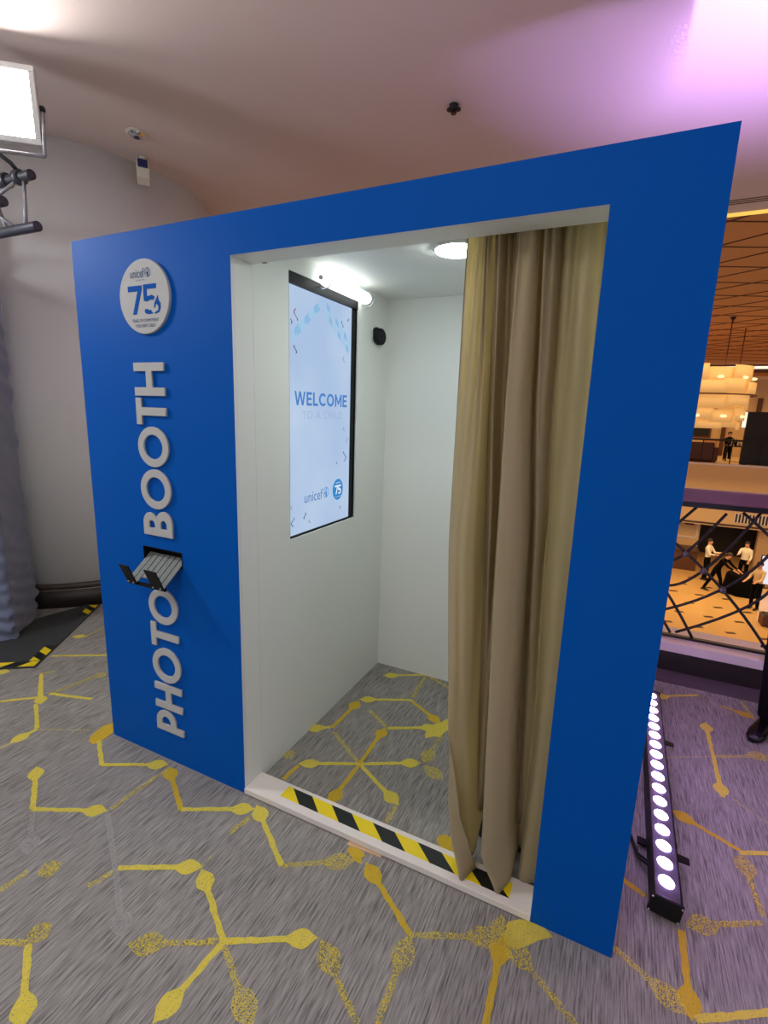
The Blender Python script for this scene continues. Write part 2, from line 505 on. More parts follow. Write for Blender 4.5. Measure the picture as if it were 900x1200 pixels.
# motif woven into the carpet: (tone, x0, y0, x1, y1, bulb)   bulb 1 = leaf-shaped knot at the far end, 2 = blot, 3 = knots at both ends
MOTIF = [('y',-0.68,0.02,-0.94,0.18,0),
('s',-0.94,0.18,-0.9,0.24,0),
('y',-0.67,0.07,-0.4,0.15,0),
('y',-0.68,0.02,-0.83,-0.11,0),
('s',-0.66,0.07,-0.62,0.32,0),
('y',-0.94,0.18,-0.6,-0.02,1),
('y',-0.63,-0.03,-0.39,-0.16,0),
('y',-0.39,-0.16,-0.39,-0.3,1),
('s',-0.39,-0.3,-0.39,-0.34,0),
('d',-0.38,-0.16,-0.14,-0.04,0),
('o',-0.03,-0.08,-0.08,0.06,2),
('y',-0.02,-0.07,0.16,-0.18,0),
('y',0.16,-0.18,0.44,-0.03,1),
('y',0.15,-0.49,-0.1,-0.33,1),
('y',0.15,-0.49,0.44,-0.35,1),
('o',0.71,-0.2,0.45,-0.04,1),
('y',0.71,-0.2,0.99,-0.05,1),
('s',0.44,-0.34,0.46,-0.06,0),
('y',0.72,-0.51,1.0,-0.36,1),
('y',1.26,-0.53,1.0,-0.37,1),
('s',1.26,-0.53,0.99,-0.68,1),
('y',1.26,-0.53,1.24,-0.79,1),
('s',1.27,-0.54,1.5,-0.67,1),
('y',1.26,-0.53,1.53,-0.38,1),
('y',0.71,-0.82,0.93,-0.96,1),
('s',0.62,-0.86,0.7,-0.82,0),
('s',0.7,-0.82,0.71,-0.74,1),
('p',0.17,-0.5,0.37,-0.63,1),
('p',0.45,-0.36,0.72,-0.52,0),
('p',0.72,-0.52,0.96,-0.67,1),
('s',0.43,-0.76,0.44,-0.67,0),
('s',0.48,-0.66,0.52,-0.59,1),
('s',0.69,-0.61,0.72,-0.53,0),
('d',0.99,-0.37,1.0,-0.29,0),
('s',0.98,-0.2,1.0,-0.1,0),
('y',1.26,-0.22,0.98,-0.03,1),
('s',1.26,-0.22,1.5,-0.07,1),
('o',1.47,-0.06,1.5,-0.02,2),
('o',1.8,-0.23,1.54,-0.06,1),
('s',1.8,-0.23,2.08,-0.1,1),
('s',1.76,-0.53,1.54,-0.38,1),
('s',1.81,-0.51,1.8,-0.23,1),
('y',2.08,-0.09,2.21,-0.0,2),
('s',2.08,-0.12,2.06,-0.02,1),
('o',2.09,-0.37,2.08,-0.09,1),
('s',2.33,-0.25,2.08,-0.09,1),
('y',1.26,0.41,0.99,0.27,1),
('y',1.26,0.41,1.53,0.56,1),
('o',1.26,0.41,1.25,0.73,1),
('y',1.26,0.41,1.54,0.26,1),
('o',1.26,0.41,1.26,0.12,1),
('s',1.26,0.41,1.02,0.56,0),
('y',1.26,0.73,1.51,0.87,1),
('y',1.28,1.05,0.99,0.9,1),
('o',0.99,0.59,1.0,0.89,1),
('y',0.98,0.59,0.87,0.51,1),
('o',1.28,1.04,1.51,0.91,1),
('y',1.49,0.78,1.56,0.97,2),
('y',1.25,1.37,1.0,1.22,1),
('s',1.25,1.37,1.43,1.29,0),
('s',1.25,1.35,1.27,1.07,0),
('s',1.25,0.74,1.1,0.83,0),
('s',1.55,0.81,1.54,0.56,1),
('s',1.55,0.55,1.67,0.5,1),
('o',1.0,0.26,0.99,0.15,0),
('s',0.89,0.28,0.93,0.33,1),
('s',1.53,0.25,1.53,0.15,0),
('o',1.78,0.13,1.82,0.2,2),
('y',2.87,1.01,2.88,1.66,3),
('y',2.88,1.98,2.62,1.82,1),
('d',2.88,1.98,3.05,1.83,0),
('d',2.65,1.2,2.89,1.34,0),
('s',2.88,1.33,3.15,1.48,1),
('o',2.89,0.69,2.64,0.81,1),
('y',2.88,0.68,3.02,0.75,0),
('s',2.9,0.4,2.88,0.68,1),
('s',2.89,0.37,2.64,0.23,1),
('o',2.63,0.21,2.63,-0.08,1),
('s',2.42,0.04,2.63,-0.07,1),
('y',2.64,-0.07,2.86,0.06,0),
('o',2.44,0.33,2.52,0.29,0),
('d',2.91,1.02,3.02,0.92,0),
('o',3.0,1.91,3.16,1.85,1),
('s',3.12,2.03,3.15,1.84,0),
('y',-1.2,0.65,-1.29,0.6,1),
('s',-1.2,0.65,-1.23,0.83,0),
('y',-1.12,0.35,-0.8,0.54,0),
('y',-1.14,0.1,-1.21,0.05,1),
('s',-0.61,0.31,-0.59,0.39,1),
('y',-2.09,-2.37,-1.81,-2.22,1),
('y',-2.09,-2.06,-2.09,-2.37,0),
('p',-2.37,-1.9,-2.09,-2.06,1),
('y',-2.09,-1.75,-2.09,-1.43,1),
('s',-1.81,-1.27,-2.09,-1.43,0),
('s',-2.09,-1.12,-1.81,-0.96,0),
('y',-2.09,-0.8,-2.09,-1.12,1),
('s',-2.09,-0.8,-2.37,-0.65,0),
('s',-2.09,-0.8,-2.09,-0.49,1),
('p',-2.09,-0.18,-2.09,-0.49,1),
('s',-2.37,-0.02,-2.09,-0.18,1),
('o',-2.09,-0.18,-1.81,-0.02,1),
('y',-1.53,-2.37,-1.81,-2.53,1),
('y',-1.53,-2.06,-1.81,-2.22,0),
('s',-1.53,-1.75,-1.81,-1.9,1),
('p',-1.53,-1.75,-1.81,-1.59,1),
('y',-1.53,-1.43,-1.81,-1.59,1),
('y',-1.53,-1.12,-1.53,-1.43,1),
('s',-1.81,-0.96,-1.81,-1.27,1),
('s',-1.81,-0.96,-1.53,-0.8,1),
('y',-1.81,-0.96,-1.81,-0.65,1),
('o',-1.81,-0.96,-2.09,-0.8,1),
('y',-1.53,-0.49,-1.81,-0.65,1),
('s',-1.53,-0.49,-1.53,-0.18,1),
('y',-1.53,-0.18,-1.81,-0.33,1),
('y',-1.81,-0.02,-1.53,-0.18,1),
('y',-1.53,-1.75,-1.53,-2.06,0),
('o',-1.53,-1.75,-1.81,-1.59,1),
('y',-1.25,-1.59,-1.53,-1.75,1),
('o',-1.25,-1.27,-1.25,-1.59,0),
('y',-1.53,-1.12,-1.53,-1.43,1),
('y',-1.53,-1.12,-1.81,-0.96,1),
('y',-1.53,-1.12,-1.53,-0.8,1),
('y',-1.53,-0.8,-1.53,-0.49,0),
('y',-1.25,-0.33,-1.53,-0.49,0),
('y',-1.25,-0.02,-1.53,-0.18,0),
('o',-1.25,-2.53,-0.97,-2.37,0),
('o',-1.25,-2.22,-0.97,-2.06,1),
('y',-1.25,-2.22,-1.53,-2.06,1),
('p',-0.97,-1.75,-1.25,-1.9,1),
('y',-0.97,-1.75,-1.25,-1.59,1),
('y',-0.97,-1.12,-1.25,-1.27,1),
('s',-0.97,-0.8,-0.97,-1.12,1),
('y',-1.25,-0.96,-1.53,-0.8,0),
('p',-1.25,-0.33,-1.25,-0.65,1),
('p',-1.53,-0.18,-1.25,-0.33,0),
('s',-1.53,-0.18,-1.25,-0.33,0),
('s',-0.97,-2.37,-0.97,-2.06,1),
('y',-0.97,-2.06,-0.69,-1.9,1),
('s',-0.97,-1.75,-0.97,-2.06,1),
('y',-0.97,-1.75,-1.25,-1.59,1),
('s',-0.97,-1.75,-0.97,-1.43,1),
('y',-0.97,-1.75,-1.25,-1.59,1),
('s',-0.97,-1.43,-0.69,-1.27,1),
('y',-1.25,-1.27,-0.97,-1.43,1),
('y',-0.97,-1.12,-0.69,-0.96,1),
('y',-1.25,-0.96,-0.97,-1.12,0),
('s',-0.69,-0.33,-0.97,-0.49,1),
('o',-0.69,-2.53,-0.97,-2.37,0),
('s',-0.69,-2.22,-0.41,-2.06,1),
('y',-0.97,-2.06,-0.69,-2.22,0),
('y',-0.41,-1.75,-0.69,-1.9,1),
('y',-0.41,-1.75,-0.41,-1.43,0),
('s',-0.69,-1.59,-0.41,-1.75,1),
('y',-0.69,-1.59,-0.97,-1.43,1),
('s',-0.41,-1.12,-0.69,-1.27,1),
('s',-0.69,-0.96,-0.97,-0.8,1),
('p',-0.69,-0.65,-0.41,-0.49,0),
('y',-0.41,-2.06,-0.41,-2.37,0),
('s',-0.41,-2.06,-0.69,-1.9,1),
('o',-0.41,-1.75,-0.13,-1.59,1),
('y',-0.41,-1.43,-0.41,-1.75,0),
('s',-0.13,-1.27,-0.41,-1.43,1),
('o',-0.41,-1.12,-0.13,-1.27,1),
('p',-0.13,-0.96,-0.41,-1.12,0),
('o',-0.13,-0.96,-0.41,-0.8,1),
('y',-0.41,-0.8,-0.41,-0.49,0),
('y',-0.13,-2.53,-0.13,-2.22,0),
('y',0.15,-2.06,-0.13,-2.22,1),
('s',0.15,-2.06,-0.13,-1.9,0),
('p',-0.41,-1.75,-0.13,-1.9,1),
('s',0.15,-1.43,-0.13,-1.59,1),
('y',0.15,-1.12,0.15,-1.43,0),
('s',0.43,-1.9,0.15,-2.06,0),
('y',0.43,-1.59,0.43,-1.9,1),
('o',0.15,-1.43,0.15,-1.75,1),
('y',-0.13,-1.27,0.15,-1.43,0),
('s',0.43,-1.27,0.15,-1.43,1),
('p',0.43,-1.27,0.43,-0.96,1),
('y',0.15,-1.12,0.43,-1.27,0),
('y',0.15,-1.12,-0.13,-0.96,0),
('s',0.71,-2.37,0.43,-2.53,0),
('p',0.71,-2.37,0.43,-2.22,1),
('y',0.43,-2.22,0.71,-2.06,1),
('y',0.15,-2.06,0.43,-2.22,0),
('o',0.43,-1.9,0.15,-1.75,1),
('y',0.43,-1.59,0.43,-1.27,1),
('y',0.99,-2.22,0.71,-2.37,1),
('p',0.99,-2.22,0.99,-1.9,0),
('y',0.99,-2.22,0.71,-2.06,1),
('s',0.71,-1.75,0.99,-1.59,1),
('y',0.71,-1.75,0.71,-1.43,0),
('y',0.43,-1.27,0.71,-1.43,1),
('y',0.71,-1.12,0.43,-0.96,1),
('y',0.71,-2.37,0.99,-2.53,1),
('y',0.71,-2.06,0.99,-2.22,1),
('y',0.99,-1.59,0.99,-1.9,1),
('s',0.99,-1.59,0.99,-1.27,0),
('s',0.99,-1.27,1.27,-1.12,1),
('y',0.71,-1.12,0.99,-1.27,1),
('s',1.27,-1.75,1.27,-2.06,1),
('y',1.27,-1.75,1.27,-1.43,1),
('p',1.27,-1.43,1.27,-1.12,1),
('p',1.27,-1.43,0.99,-1.27,1),
('s',1.55,-2.53,1.83,-2.37,0),
('y',1.55,-2.22,1.55,-2.53,1),
('p',1.55,-1.59,1.55,-1.9,1),
('s',1.83,-1.12,1.55,-1.27,1),
('s',1.83,-2.37,2.11,-2.22,0),
('s',1.55,-2.22,1.83,-2.37,1),
('p',1.83,-2.06,2.11,-1.9,0),
('o',1.83,-2.06,1.83,-1.75,1),
('y',2.11,-1.59,1.83,-1.75,1),
('p',2.11,-1.59,2.11,-1.27,0),
('p',1.83,-1.43,2.11,-1.27,1),
('s',1.83,-1.12,1.83,-1.43,0),
('y',1.55,-0.96,1.83,-1.12,1),
('y',1.83,-0.8,2.11,-0.65,0),
('o',2.11,-2.53,2.11,-2.22,1),
('o',2.11,-2.53,1.83,-2.37,1),
('s',2.11,-2.22,2.39,-2.06,0),
('y',2.11,-1.9,2.11,-2.22,0),
('y',2.11,-1.9,2.11,-1.59,1),
('s',2.11,-1.59,2.39,-1.43,0),
('y',2.11,-1.59,1.83,-1.43,1),
('p',2.11,-0.96,2.11,-1.27,1),
('y',2.11,-0.65,2.11,-0.96,0),
('p',2.11,-2.22,2.39,-2.37,0),
('y',2.67,-1.9,2.39,-2.06,1),
('s',2.67,-1.59,2.67,-1.9,0),
('y',2.39,-1.43,2.39,-1.75,1),
('y',2.39,-1.43,2.67,-1.27,1),
('y',2.39,-0.8,2.39,-1.12,1),
('o',2.39,-0.8,2.11,-0.65,0),
('o',2.67,-0.33,2.39,-0.49,1),
('o',2.67,-2.22,2.95,-2.06,1),
('y',2.67,-2.22,2.39,-2.06,1),
('y',2.67,-1.9,2.67,-1.59,1),
('y',2.67,-1.9,2.39,-1.75,0),
('y',2.67,-1.59,2.67,-1.27,1),
('o',2.67,-0.96,2.67,-0.65,1),
('p',2.95,-0.18,2.67,-0.33,0),
('y',2.95,-2.37,2.95,-2.06,0),
('s',2.95,-1.75,3.23,-1.59,1),
('o',2.95,-1.75,2.67,-1.59,0),
('p',2.95,-1.12,3.23,-0.96,0),
('y',2.95,-0.49,2.95,-0.8,1),
('s',2.95,-0.18,3.23,-0.02,1),
('y',2.95,-0.18,2.95,0.14,1),
('o',3.51,-2.37,3.23,-2.53,1),
('y',3.51,-2.06,3.51,-2.37,1),
('y',3.23,-1.9,3.23,-2.22,0),
('y',3.23,-1.9,2.95,-1.75,0),
('p',3.51,-1.75,3.23,-1.9,1),
('y',3.51,-1.43,3.51,-1.75,1),
('y',3.51,-1.43,3.23,-1.59,1),
('s',3.51,-1.43,3.23,-1.27,1),
('s',3.51,-1.12,3.23,-1.27,1),
('p',3.23,-0.96,3.51,-1.12,0),
('y',3.51,-0.8,3.23,-0.96,1),
('y',3.51,-0.49,3.23,-0.65,1),
('s',3.51,-0.49,3.51,-0.18,1),
('y',3.23,-0.33,3.51,-0.49,1),
('o',3.23,-0.02,3.51,0.14,1),
('y',2.95,0.14,3.23,-0.02,1),
('s',3.23,0.61,3.23,0.92,0),
('y',3.51,-2.37,3.79,-2.22,1),
('o',3.23,-2.22,3.51,-2.37,0),
('s',3.51,-2.06,3.51,-1.75,0),
('s',3.23,-1.9,3.51,-2.06,0),
('s',3.51,-1.43,3.51,-1.75,1),
('p',3.51,-1.12,3.79,-0.96,1),
('p',3.51,-0.8,3.79,-0.65,1),
('p',3.51,-0.49,3.79,-0.33,0),
('y',3.51,-0.18,3.79,-0.02,1),
('y',3.51,-0.18,3.51,0.14,1),
('s',3.23,-0.02,3.51,-0.18,1),
('y',3.51,0.14,3.51,0.45,1),
('y',3.51,0.14,3.23,0.29,1),
('s',3.51,0.45,3.79,0.61,0),
('y',3.51,0.45,3.23,0.61,0),
('y',3.51,0.77,3.51,1.08,1),
('p',3.23,0.92,3.51,0.77,1),
('y',3.51,1.08,3.23,1.24,0),
('y',3.79,1.55,3.51,1.39,1),
('s',3.51,1.71,3.79,1.55,1),
('y',3.51,2.02,3.51,1.71,1),
('y',3.79,-2.22,4.07,-2.06,1),
('s',3.51,-2.06,3.79,-2.22,0),
('y',4.07,-1.75,3.79,-1.9,0),
('s',4.07,-1.75,4.07,-1.43,1),
('p',4.07,-1.43,3.79,-1.59,0),
('p',4.07,-1.12,4.07,-1.43,1),
('y',4.07,-1.12,3.79,-1.28,0),
('s',3.79,-0.96,4.07,-1.12,1),
('p',3.79,-0.65,3.79,-0.96,1),
('y',3.79,-0.65,4.07,-0.49,1),
('p',3.51,-0.49,3.79,-0.65,1),
('s',3.79,-0.33,3.79,-0.02,1),
('s',3.79,-0.33,3.51,-0.18,1),
('y',3.79,0.29,3.79,-0.02,0),
('y',4.07,1.08,3.79,0.92,1),
('y',4.07,1.08,4.07,1.39,1),
('p',4.07,1.39,3.79,1.24,0),
('s',4.07,1.39,4.07,1.71,1),
('s',3.79,1.55,4.07,1.71,0),
('o',3.51,1.71,3.79,1.55,1),
('y',3.79,1.86,4.07,2.02,0),
('p',3.79,1.86,3.79,2.18,1)]
tones = {
    'y': motif_mat('yarn_yellow', rgb(206, 188, 62), rgb(232, 214, 104), 0.37),
    'o': motif_mat('yarn_mustard', rgb(192, 158, 38), rgb(222, 190, 70), 0.37),
    's': motif_mat('yarn_speckled', rgb(200, 180, 60), rgb(232, 212, 100), 0.51),
    'd': motif_mat('yarn_dotted', rgb(196, 174, 60), rgb(226, 206, 100), 0.56),
    'p': motif_mat('yarn_pale_grey', rgb(152, 148, 146), rgb(178, 173, 169), 0.47),
}


rnd = random.Random(2)


def leaf(bm, A, B, z, L=0.105, wd=0.033):
    d = (B - A).normalized()
    n = Vector((-d.y, d.x))
    prof = [(0, 0.0), (0.1, 0.45), (0.2, 0.72), (0.32, 0.92), (0.45, 1.0), (0.58, 0.95), (0.7, 0.75), (0.8, 0.48), (0.9, 0.2), (1.0, 0.03)]
    L = min(L, (B - A).length)
    l, r = [], []
    for t, w in prof:
        c = B - d * L * (1 - t)
        w = max(w * wd * (0.93 + 0.14 * rnd.random()), 0.009 if t < 0.3 else 0)
        l.append(bm.verts.new((c.x + n.x * w, c.y + n.y * w, z)))
        r.append(bm.verts.new((c.x - n.x * w, c.y - n.y * w, z)))
    for i in range(len(prof) - 1):
        bm.faces.new((l[i], r[i], r[i + 1], l[i + 1]))


motif_bm = {k: NB() for k in tones}
for k, (t, x0, y0, x1, y1, fl) in enumerate(MOTIF):
    A, B = Vector((x0, y0)), Vector((x1, y1))
    b = motif_bm[t]
    z = 0.0006 + 0.00025 * (k % 7)
    d = (B - A)
    ln = d.length
    d.normalize()
    n = Vector((-d.y, d.x))
    w = {'d': 0.006, 's': 0.0105}.get(t, 0.0105)
    if fl == 2:
        vs = []
        c = (A + B) / 2
        for q in range(12):
            a = 2 * PI * q / 12
            rr = (0.62 + 0.38 * rnd.random())
            vs.append(b.verts.new((c.x + d.x * math.cos(a) * ln * 0.7 * rr + n.x * math.sin(a) * 0.06 * rr, c.y + d.y * math.cos(a) * ln * 0.7 * rr + n.y * math.sin(a) * 0.06 * rr, z)))
        b.faces.new(vs)
        continue
    S = B - d * (0.07 if fl in (1, 3) else 0)
    if ln > 0.09 or fl == 0:
        ns = max(3, int((S - A).length / 0.02))
        prev = None
        for q in range(ns + 1):
            p = A + (S - A) * q / ns
            w0, w1 = (w * (0.78 + 0.44 * rnd.random()) for _ in (0, 1))
            cur = (b.verts.new((p.x + n.x * w0, p.y + n.y * w0, z)), b.verts.new((p.x - n.x * w1, p.y - n.y * w1, z)))
            if prev:
                b.faces.new((prev[0], prev[1], cur[1], cur[0]))
            prev = cur
    if fl in (1, 3):
        leaf(b, A, B, z + 0.0001, 0.125 if t == 's' else 0.105, 0.038 if t == 's' else 0.033)
    if fl == 3:
        leaf(b, B, A, z + 0.0002)
for t, b in motif_bm.items():
    nm = {'y': 'yellow_motif', 'o': 'mustard_motif', 's': 'speckled_motif', 'd': 'dotted_motif', 'p': 'pale_motif'}[t]
    o = obj(nm, b, tones[t], floor)
    o['kind'] = 'stuff'

# ceiling, with the opening to the atrium beyond y = 4.36
bm = NB()
bx(bm, -5, 7, -6, 4.36, CEIL, CEIL + 0.35)
ceiling = struct('ceiling', bm, M_ceil, 'pale plaster ceiling over the carpeted landing', 'ceiling')
for k in range(3):
    boxobj('air_slot', M_dark, ceiling, -3, 7, 4.00 + 0.045 * k, 4.018 + 0.045 * k, CEIL - 0.002, CEIL + 0.01)
boxobj('cove_lip', M_cove, ceiling, -3, 7, 4.32, 4.362, CEIL - 0.02, CEIL + 0.005)

# curved wall at the left: a drum bulging towards the room
WC, WR = Vector((-2.707, 1.835)), 1.24


def drum(bm, r0, r1, z0, z1, a0=-2.4, a1=1.9, n=72):
    rows = []
    for k in range(n + 1):
        a = a0 + (a1 - a0) * k / n
        c, s = math.cos(a), math.sin(a)
        rows.append([bm.verts.new((WC.x + r * c, WC.y + r * s, z)) for r, z in ((r1, z0), (r1, z1), (r0, z1), (r0, z0))])
    for p, q in zip(rows, rows[1:]):
        for i in range(4):
            f = bm.faces.new((p[i], q[i], q[(i + 1) % 4], p[(i + 1) % 4]))
            f.smooth = i == 0


bm = NB()
drum(bm, WR - 0.1, WR, 0, CEIL)
wall_left = struct('wall_left', bm, M_wall, 'curved off-white plaster wall behind the covered tower', 'wall')
bm = NB()
drum(bm, WR + 0.001, WR + 0.022, 0, 0.155)
base_left = struct('baseboard_left', bm, M_base, 'dark marble skirting along the curved wall', 'baseboard')
bm = NB()
drum(bm, WR + 0.001, WR + 0.026, 0.163, 0.21)
obj('top_moulding', bm, M_base2, base_left)
bm = NB()
drum(bm, WR + 0.001, WR + 0.018, 0.155, 0.163)
obj('inlay_line', bm, M_ledge, base_left)

# kerb and ledge along the edge of the landing
bm = NB()
bx(bm, -1.2, 7, EDGE, EDGE + 0.28, 0, 0.15)
kerb = struct('trim_1', bm, M_base, 'dark marble kerb below the railing ledge', 'kerb')
boxobj('ledge', M_ledge, kerb, -1.2, 7, EDGE - 0.02, EDGE + 0.30, 0.15, 0.215, 0.004)
boxobj('stone_border', M_strip, kerb, -1.2, 7, EDGE - 0.19, EDGE, 0.0, 0.004)

# ---- railing
rail = thing('railing', 'black iron railing of curved crossing bars with studs under a broad handrail', 'railing', (2.9, 2.35, 0.215))
boxobj('handrail', M_rail, rail, -1.2, 6.5, 2.31, 2.40, 1.195, 1.285, 0.008)
boxobj('under_rail', M_iron, rail, -1.2, 6.5, 2.325, 2.385, 1.16, 1.195)
boxobj('bottom_rail', M_iron, rail, -1.2, 6.5, 2.34, 2.375, 0.215, 0.232)


def quad3(P, t):
    a, b, c = [Vector(p) for p in P]
    # Lagrange through t = 0, .5, 1
    return a * (2 * (t - 0.5) * (t - 1)) + b * (-4 * t * (t - 1)) + c * (2 * t * (t - 0.5))


arcs = [
    ((2.673, .589), (2.854, .729), (3.07, 1.078)),
    ((2.665, .409), (2.977, .618), (3.19, .884)),
    ((2.816, .294), (3.096, .493), (3.235, .657)),
    ((2.654, .78), (2.732, .831), (2.893, 1.072)),
    ((2.60, .97), (2.64, 1.01), (2.72, 1.11)),
]
diags = [((2.60, .945), (2.977, .618), (3.29, .235)), ((2.60, .40), (2.66, .33), (2.72, .24)), ((3.02, 1.15), (3.33, .87), (3.60, .55))]
studs = [(2.732, .831), (2.854, .729), (2.977, .618), (3.096, .493)]


def railbar(P, dx, yy):
    pts = []
    for k in range(-5, 17):
        q = quad3(P, k / 11.0)
        if 0.222 <= q.y <= 1.165:
            pts.append((q.x + dx, yy, q.y))
    if len(pts) < 2:
        return
    b = NB()
    tube(b, pts, 0.0095, 8)
    obj('bar', b, M_iron, rail)


for dx in (-1.9, -0.95, 0, 0.95, 1.9):
    for P in arcs:
        railbar(P, dx, 2.350)
    for P in diags:
        railbar(P, dx, 2.362)
    if dx in (0, 0.95):
        for sx, sz in studs[:3]:
            b = NB()
            lathe(b, [(0.022, 0), (0.022, 0.008), (0.014, 0.018), (0.006, 0.02)], 14, (0, -1, 0), (sx + dx, 2.342, sz))
            obj('stud', b, M_stud, rail)
for xx in (0.2, 1.9, 3.62, 5.3):
    boxobj('post', M_iron, rail, xx, xx + 0.03, 2.34, 2.37, 0.215, 1.16)

# ================================================================== the photo booth
BW, BH = 2.414, 2.40                   # front panel width and height
OX0, OX1, OZ = 0.890, 2.154, 2.261     # doorway
ID = 1.36                              # inner depth
IC = 2.38                              # inner ceiling
booth = thing('photo_booth', 'large blue photo booth with a white doorway and raised grey lettering', 'photo booth', (BW / 2, 0.7, 0))

SL = (0.327, 0.570, 1.008, 1.086)      # slot of the print tray
us = [0, SL[0], SL[1], OX0, OX1, BW]
vs = [0, SL[2], SL[3], OZ, BH]
bm = NB()
slab(bm, us, vs, lambda i, j: not ((i == 3 and j < 3) or (i == 1 and j == 1)), lambda u, v, w: (u, w, v), 0.0, 0.02, rim=1, face=0, back=1)
front = obj('front_panel', bm, [M_blue, M_edge], booth)
front['label'] = 'blue painted front panel'

boxobj('side_panel', M_white, booth, 0.0, 0.018, 0.02, 1.42, 0, BH - 0.02)
boxobj('side_panel', M_white, booth, BW - 0.018, BW, 0.02, 1.42, 0, BH - 0.02)
boxobj('rear_panel', M_white, booth, 0.018, BW - 0.018, 1.402, 1.42, 0, BH - 0.02)
boxobj('roof', M_white, booth, 0.0, BW, 0.02, 1.42, IC, BH - 0.001)
boxobj('back_wall', M_white, booth, OX0 - 0.01, BW - 0.05, ID, ID + 0.018, 0, IC)
boxobj('right_wall', M_white, booth, BW - 0.05, BW - 0.032, 0.12, ID + 0.018, 0, IC)
boxobj('front_return', M_white, booth, OX1, BW - 0.05, 0.104, 0.12, 0, IC)
boxobj('door_jamb', M_white, booth, OX0 - 0.016, OX0, 0.02, 0.119, 0, OZ)
boxobj('door_jamb', M_white, booth, OX1, OX1 + 0.016, 0.02, 0.104, 0, OZ)
boxobj('door_header', M_white, booth, OX0 - 0.016, OX1 + 0.016, 0.02, 0.12, OZ, IC)
sill = boxobj('sill', M_sill, booth, OX0, OX1, -0.006, 0.115, 0.004, 0.03, 0.002)
boxobj('sill_underlay', M_wood, booth, OX0 + 0.01, OX1, 0.0, 0.11, 0.0, 0.004)

TV = (0.352, 0.978, 1.112, 2.302)
bm = NB()
slab(bm, [0.12, TV[0], TV[1], ID], [0, TV[2], TV[3], IC], lambda i, j: not (i == 1 and j == 1), lambda u, v, w: (w, u, v), OX0, OX0 - 0.008, 0, 0, 0)
lw = obj('left_wall', bm, M_white, booth)
boxobj('left_wall_backing', M_dark, booth, 0.80, 0.805, 0.30, 1.04, 1.05, 2.36)

# ---- raised letters, reading upwards
CAPL, CAPR = 0.354, 0.528
CH = CAPR - CAPL
SW = 0.175


def arc(cx, cy, rx, ry, a0, a1, n=14):
    return [(cx + rx * math.cos(a0 + (a1 - a0) * k / n), cy + ry * math.sin(a0 + (a1 - a0) * k / n)) for k in range(n + 1)]


def glyph(ch, w):
    s = SW
    if ch == 'H':
        return [[(0, 0), (s, 0), (s, .5 - s / 2), (w - s, .5 - s / 2), (w - s, 0), (w, 0), (w, 1), (w - s, 1), (w - s, .5 + s / 2), (s, .5 + s / 2), (s, 1), (0, 1)]]
    if ch == 'T':
        return [[(w / 2 - s / 2, 0), (w / 2 + s / 2, 0), (w / 2 + s / 2, 1 - s * .92), (w, 1 - s * .92), (w, 1), (0, 1), (0, 1 - s * .92), (w / 2 - s / 2, 1 - s * .92)]]
    if ch == 'O':
        return [ring_pts(w / 2, .5, w / 2, .515), ring_pts(w / 2, .5, w / 2 - s, .515 - s)]
    if ch == 'P':
        r = .335
        o = [(0, 0), (s, 0), (s, .28), (w - r, .28)] + arc(w - r, .64, r, .36, -PI / 2, PI / 2) + [(0, 1)]
        h = [(s, .46)] + arc(w - r - .02, .64, r - s + .03, .18, -PI / 2, PI / 2) + [(s, .82)]
        return [o, h]
    if ch == 'B':
        o = [(0, 0), (w - .30, 0)] + arc(w - .30, .275, .30, .275, -PI / 2, PI / 2 * .8) + arc(w - .33, .76, .27, .24, -PI / 2 * .75, PI / 2) + [(0, 1)]
        h1 = [(s, .17), (w - .34, .17)] + arc(w - .34, .29, .13, .12, -PI / 2, PI / 2) + [(s, .41)]
        h2 = [(s, .59), (w - .36, .59)] + arc(w - .36, .71, .12, .12, -PI / 2, PI / 2) + [(s, .83)]
        return [o, h1, h2]


LETTERS = [('P', .166, .272), ('H', .287, .412), ('O', .430, .601), ('T', .609, .722), ('O', .726, .896),
           ('B', 1.148, 1.258), ('O', 1.270, 1.442), ('O', 1.456, 1.625), ('T', 1.636, 1.744), ('H', 1.757, 1.888)]
for ch, z0, z1 in LETTERS:
    w = (z1 - z0) / CH
    me = curve_mesh('letter', glyph(ch, w), 0.034, 0.012)
    for v in me.vertices:
        lx, ly, lz = v.co
        v.co = (CAPR - ly * CH, -0.0055 + lz * -0.115, z0 + lx * CH)
    o = link('letter', me, M_letter, front)
    o['label'] = 'raised pale grey capital %s' % ch

# ---- round anniversary disc
DX, DZ, DR = 0.443, 2.145, 0.143
bm = NB()
lathe(bm, [(DR, 0.0), (DR, 0.010), (DR - 0.002, 0.012)], 64, (0, -1, 0), (DX, 0.0, DZ), smooth=False)
disc = obj('round_sign', bm, M_letter, booth)
disc['label'] = 'round white sign with blue 75 emblem'
AX = ((1, 0, 0), (0, 0, 1), (0, -1, 0))
LIFT = 0.0126


def on_disc(name, me, u0, u1, v0, v1, m, lift=LIFT):
    place2d(me, AX, (DX, 0, DZ), u0, u1, v0, v1, lift)
    return link(name, me, m, disc)


on_disc('word', text_data('word', 'unicef', offset=0.004), -0.070, 0.010, 0.073, 0.107, M_logo_ink)


def globe_splines():
    sp = [ring_pts(0, 0, 1, 1, 28), ring_pts(0, 0, .86, .86, 28)]
    sp.append([(-.10, -.8), (.34, -.8), (.30, -.2), (.42, .25), (.22, .38), (.05, .02), (-.2, .1), (-.26, -.25)])      # parent
    sp.append(ring_pts(.14, .58, .17, .17, 12))
    sp.append(ring_pts(-.30, .34, .14, .14, 12))
    sp.append([(-.62, -.3), (-.34, -.36), (-.34, .1), (-.56, .08)])
    return sp


